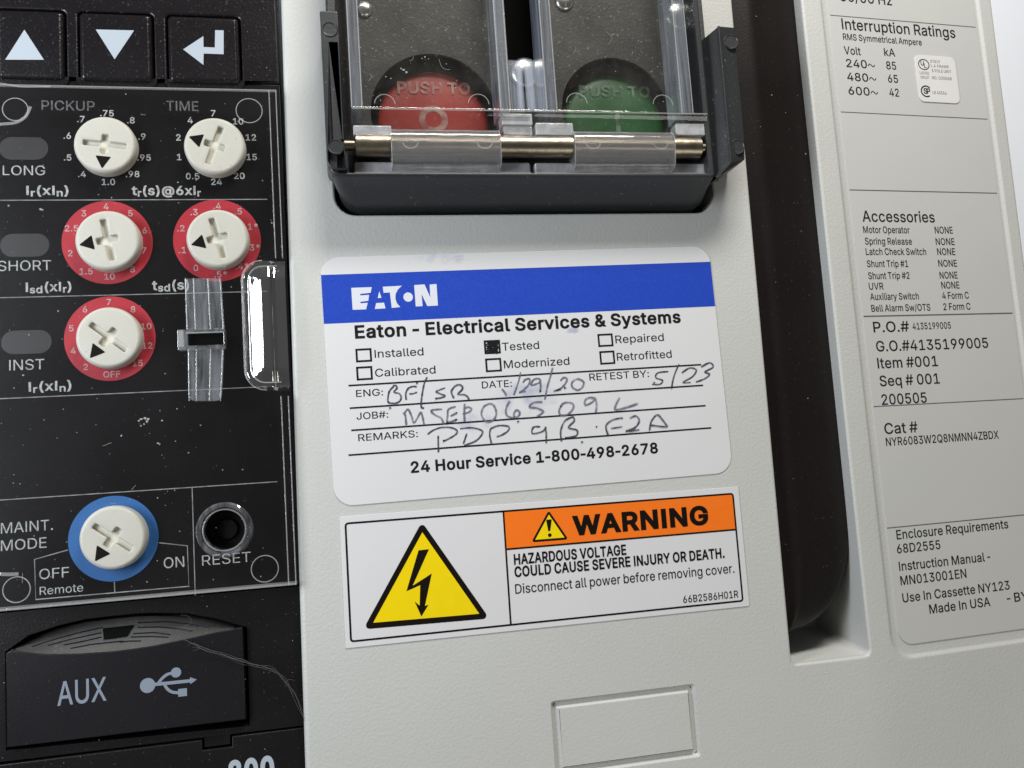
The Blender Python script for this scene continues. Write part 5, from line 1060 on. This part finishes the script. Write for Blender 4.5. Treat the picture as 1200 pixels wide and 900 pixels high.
# strut on the other side: rim strip with a long dark slot
lw = [at(377.5, 14, ZG), at(380.5, 196, ZG)]; u0 = (lw[0][0] + lw[1][0]) / 2; u1 = u0 + 19.5; vt_ = lw[0][1]; s0 = at(389, 52, ZG); s1 = at(389, 163, ZG)
g = G(); vs_ = at(392, 200, ZG)[1]; g.plate(rpoly([(u0, vt_), (u0, vs_), (u1 + 3, vs_), (u1, vs_ + 30), (u1, vt_)], [2, 13, 2, 2, 2], 5), 8, ZG + 3, 1.4, holes=[rect(u0 + 9.5, s1[1], u1 - 1.5, s0[1])], seg=2); part('strut', g, 'guard_plastic', guard)
g = G(); g.sheet(rect(u0 + 8, s1[1] - 4, u1 + .5, s0[1] + 4), ZG + .3)  # black sheet just below the rim paints the slot's deep shade
g2 = g; part('strut_slot_shade', g, 'dark_void', guard, wn=False)
g = G(); g.box(t0[1][0] + 4, vb + 2, t0[1][0] + 23, s1[1], ZF - 2, 44, 2); part('corner_block', g, 'guard_plastic', guard)
for c, r_, z_ in (((387, 34.5), 9.4, ZG + 3), ((394, 172), 9.6, ZG + 3), ((856.5, 49), 8.4, 52.4), ((864, 172), 8.4, 52.0)):
    cc, rl = loc_r(c, r_, z_); g = G(); L = circle(cc, rl, 28)
    g.loft([(L, z_ - 3.5), (L, z_ + .5), (inset(L, .7), z_ + 1.1), (inset(L, 1.3), z_ + .4), (inset(L, 2), z_ + .3)]); part('stud', g, 'guard_plastic', guard)
    if c[0] == 395.5 or c[0] == 388.5: pass

# push buttons
ZB = -12.0
def push(label, c, rx, mat, nm_, txt, mark):
    cc, r_ = loc_r(c, rx, ZB); t = thing('push_button', cc, label, 'push button', 'round push buttons under the clear lids', z=ZB)
    g = G(); L = circle(cc, r_, 56); g.loft([(L, -70), (L, ZB - 6), (inset(L, 2.5), ZB - 1.5), (inset(L, 7), ZB + .5), (inset(L, 14), ZB + 1.6), (inset(L, 26), ZB + 2.4), (inset(L, 40), ZB + 2.7)]); part('button_cap', g, mat, t, sharp=60)
    g = G()
    for args in txt: text(g, *args[:4], ZB + 3.2, 2.6)
    mark(g, cc); part('button_legend', g, 'ink_button' if nm_ == 'red' else 'ink_button_green', t, wn=False)
push('round red push button under the clear lid, worn white lettering PUSH TO and a ring', (508, 145), 66, 'push_red', 'red', [('PUSH TO', (466, 111), (551, 108), 13)],
     lambda g, cc: (lambda c: g.sheet(circle(c, 17.5, 32), ZB + 3.2, [circle(c, 10, 32)]))(at(508, 140, ZB + 3.2)))
push('round green push button under the clear lid, worn faint lettering and a bar', (720, 146), 60, 'push_green', 'green', [('PUSH TO', (679, 113), (762, 113), 12)],
     lambda g, cc: (lambda c: g.sheet(rect(c[0] - 3, c[1] - 16, c[0] + 3, c[1] + 14), ZB + 3.2))(at(724, 142, ZB + 3.2)))
# screws seen through the lids
for c, r_, lab, z_ in (((427, 9), 10, 'bright round screw head partly seen at the red button lid corner', 10), ((662, 0), 11, 'bright round screw head at the top of the green button lid, in the inner corner', 10),
                   ((797, 17), 17, 'large shiny round screw head under the outer corner of the green button lid', 10), ((616.5, 84), 18.5, 'frosted round screw head between the red and green buttons', 10)):
    cc, rl = loc_r(c, r_, z_); t = thing('screw', cc, lab, 'screw', 'round screw heads in the guard', z=z_)
    g = G(); g.dome(cc, rl, ZF, 9 if r_ > 12 else 6, 32, 7); part('screw_head', g, 'screw_metal', t, sharp=80, wn=False)

# ================================================================== hinge rod
ZR = 42.0
ry = at(600, 172, ZR)[1]; r0 = at(416, 172, ZR)[0]; r1 = at(822, 172, ZR)[0]
rod = thing('hinge_rod', ((r0 + r1) / 2, ry), 'tarnished metal hinge rod running through both clear lids', 'rod', z=ZR)
g = G(); g.tube([(r0, ry, ZR), (r0 + 1, ry, ZR), (r1 - 4, ry, ZR), (r1 - 3, ry, ZR)], [11.5, 12.8, 12.8, 11.5], 28); part('shaft', g, 'rod_metal', rod, sharp=40, wn=False)
g = G(); g.tube([(r0 - 12, ry, ZR), (r1 + 7, ry, ZR)], 6.0, 18); part('pin_end', g, 'rod_metal', rod, sharp=40, wn=False)

# ================================================================== two clear flip lids
ZLID = 54.0
def lid(label, xs, wall_l, wall_r, bar, marks, tabs):
    t = thing('flip_lid', (at((xs[0] + xs[1]) / 2, 70, ZLID)), label, 'lid', 'clear flip lids over the push buttons', z=ZLID)
    ub0 = at(xs[0], 110, ZLID)[0]; ub1 = at(xs[1], 110, ZLID)[0]; vf = at(600, 129, ZLID)[1]
    g = G(); g.plate(rect(ub0, vf, ub1, 640), ZLID - 2.5, ZLID, .5, seg=2, bottom=True); part('lid_sheet', g, 'clear_lid', t)
    for a, b_ in (wall_l, wall_r):
        u0 = at(a, 100, ZLID)[0]; u1 = at(b_, 100, ZLID)[0]
        g = G(); g.plate(rect(u0, vf, u1, 640), ZF + 5, ZLID - 2.7, .5, seg=2, bottom=True); wl = part('lid_wall', g, 'clear_lid_wall', t)
        for uu in (u0 + .4, u1 - .4):
            g = G(); g.tube([(uu, vf, ZLID + .2), (uu, 640, ZLID + .2)], .7, 6); part('edge_highlight', g, 'clear_edge_highlight', wl, wn=False)
    # front web, stepping down over the rod
    e0 = at(xs[2], 140, ZLID)[0]; e1 = at(xs[3], 140, ZLID)[0]
    vw = at(600, 155, ZLID - 6)[1]
    g = G(); prof = [(vf + 1, ZLID), (vf - 1.5, ZLID + .8), (vf - 5, ZLID + .2), (vf - 9, ZLID - 3.5), (vf - 14, ZLID - 5), (vw, ZLID - 5.5)]
    prev = None
    nS = 1
    for v_, z_ in prof:
        ids = g.add([(e0, v_, z_), (e1, v_, z_)])
        if prev: g.f.append((ids[0], ids[1], prev[1], prev[0]))
        prev = ids
    for v_, z_ in [(v_ , z_ - 2.5) for v_, z_ in prof[::-1]]:
        ids = g.add([(e0, v_, z_), (e1, v_, z_)]); g.f.append((ids[0], ids[1], prev[1], prev[0])); prev = ids
    part('front_web', g, 'clear_lid', t, sharp=50)
    g = G(); g.tube([(e0, vf - 1.2, ZLID + .9), (e1, vf - 1.2, ZLID + .9)], .8, 6); part('edge_highlight', g, 'clear_edge_highlight', t, wn=False)
    # hinge barrel round the rod
    bu0 = at(bar[0], 170, ZR + 14)[0]; bu1 = at(bar[1], 170, ZR + 14)[0]; vq = at(600, 203, ZR - 6)[1]
    kn = rpoly([(vw + 3, ZR - 16), (vw + 3, ZR + 17), (vq + 2, ZR + 10), (vq - .5, ZR - 16)], [3, 15, 10, 2], 8)
    g = G(); a = g.add([(bu0, p[0], p[1]) for p in kn]); b_ = g.add([(bu1, p[0], p[1]) for p in kn]); nk = len(kn)
    g.f.extend((a[i], a[(i + 1) % nk], b_[(i + 1) % nk], b_[i]) for i in range(nk)); g.f.append(tuple(a[::-1])); g.f.append(tuple(b_))
    part('hinge_barrel', g, 'clear_knuckle', t, sharp=50, wn=False)
    for uu in (bu0, bu1):
        g = G(); top_ = [p for p in kn if p[1] > ZR - 6]; g.tube([(uu, p[0], p[1] + .2) for p in sorted(top_, key=lambda p: -p[0])], .5, 5); part('edge_highlight', g, 'clear_edge_highlight', t, wn=False)
    # flange under the rod
    vq0 = at(600, 203, ZR - 2)[1]; vq1 = at(600, 189, ZR - 2)[1]
    g = G(); g.box(e0, vq0, e1, vq1, ZR - 16, ZR - 5, 2.5); part('lower_flange', g, 'clear_frost_sheen', t)
    g = G(); g.tube([(e0, vq0 + .6, ZR - 2.8), (e1, vq0 + .6, ZR - 2.8)], .8, 6); part('edge_highlight', g, 'clear_edge_highlight', t, wn=False)
    for (x0, x1, y0, y1, z0, z1) in tabs:
        r4 = rect_px(x0, y0, x1, y1, z1); g = G(); g.box(*r4, z0, z1, 1.3); part('hinge_lug', g, 'clear_frost_sheen', t)
        g = G(); g.tube([(r4[0] + .6, r4[3] - .6, z1), (r4[2] - .6, r4[3] - .6, z1)], .7, 6); g.tube([(r4[0] + .6, r4[1] + .6, z1), (r4[2] - .6, r4[1] + .6, z1)], .5, 6); part('edge_highlight', g, 'clear_edge_highlight', t, wn=False)
    for c, r_, a0, a1, z_ in marks:
        cc, rl = loc_r(c, r_, z_); g = G(); g.ribbon([(cc[0] + rl * math.cos(math.radians(a)), cc[1] + rl * math.sin(math.radians(a))) for a in range(a0, a1 + 1, 8)], .9, z_); part('moulding_mark', g, 'clear_mark', t, wn=False)
    g = G(); rq = random.Random(int(xs[0]))
    for i in range(150):
        x = rq.uniform(xs[0] + 6, xs[1] - 6); y = rq.uniform(0, 126); u, v = at(x, y, ZLID); r_ = rq.choice([.2, .25, .3, .35, .6]); g.f.append(tuple(g.add([(u + r_ * rq.uniform(.5, 1.5) * math.cos(a), v + r_ * rq.uniform(.5, 1.5) * math.sin(a)) for a in (0, 1.2, 2.3, 3.5, 4.9)], ZLID + .3)))
    for i in range(3):
        x = rq.uniform(xs[0] + 20, xs[1] - 30); y = rq.uniform(6, 110); a = rq.uniform(0, 3.1); l = rq.uniform(6, 20); g.ribbon([at(x + l * s_ * math.cos(a + s_), y + l * s_ * math.sin(a + s_), ZLID) for s_ in (0, .3, .6, 1)], .28, ZLID + .33, True)
    if xs[0] < 500:
        for x, y, r_ in ((473, 82, 1.6), (476, 84.5, 1.4), (470, 80.5, 1), (452, 90, .8), (458, 92, .7), (498, 67, .9), (534, 103, .8)):
            u, v = at(x, y, ZLID); g.f.append(tuple(g.add([(u + r_ * rq.uniform(.6, 1.5) * math.cos(a), v + r_ * rq.uniform(.6, 1.5) * math.sin(a)) for a in (0, 1.2, 2.3, 3.5, 4.9)], ZLID + .4)))
    o = part('dust_specks', g, 'dust_pale', t, wn=False); o['kind'] = 'stuff'
lid('clear flip lid over the red push button, dusty and scuffed', (410, 596, 413, 622), (410.5, 423.5), (584.5, 596.5), (459, 587), [((451, 122), 12, 0, 180, ZLID + .3), ((561, 122), 12, 0, 180, ZLID + .3), ((481, 165), 9, 190, 350, ZR + 20), ((568, 165), 9, 190, 350, ZR + 20)],
    [(588, 624, 133, 146, 30, 50), (590, 624, 148, 158, 34, 48), (414, 459, 147, 158, 34, 50)])
lid('clear flip lid over the green push button, dusty and scuffed', (638, 809, 627, 829), (638.5, 651), (796, 809.5), (674, 791), [((676, 121), 12, 0, 180, ZLID + .3), ((777, 123), 11.5, 0, 180, ZLID + .3), ((695, 165), 9, 190, 350, ZR + 20), ((774, 165), 9, 190, 350, ZR + 20)],
    [(628, 672, 144, 158, 34, 50), (792, 826, 145, 158, 34, 50)])
# clear web pieces joining over the middle screw
for x0, x1, par in ((598, 613.5, 'flip_lid'), (616, 639, 'flip_lid.001')):
    r4 = rect_px(x0, 71, x1, 130, ZLID - 6); g = G(); g.plate(rect(*r4), ZLID - 9, ZLID - 6, .4, seg=1, bottom=True); part('lid_wing', g, 'clear_lid_wall', bpy.data.objects[par])
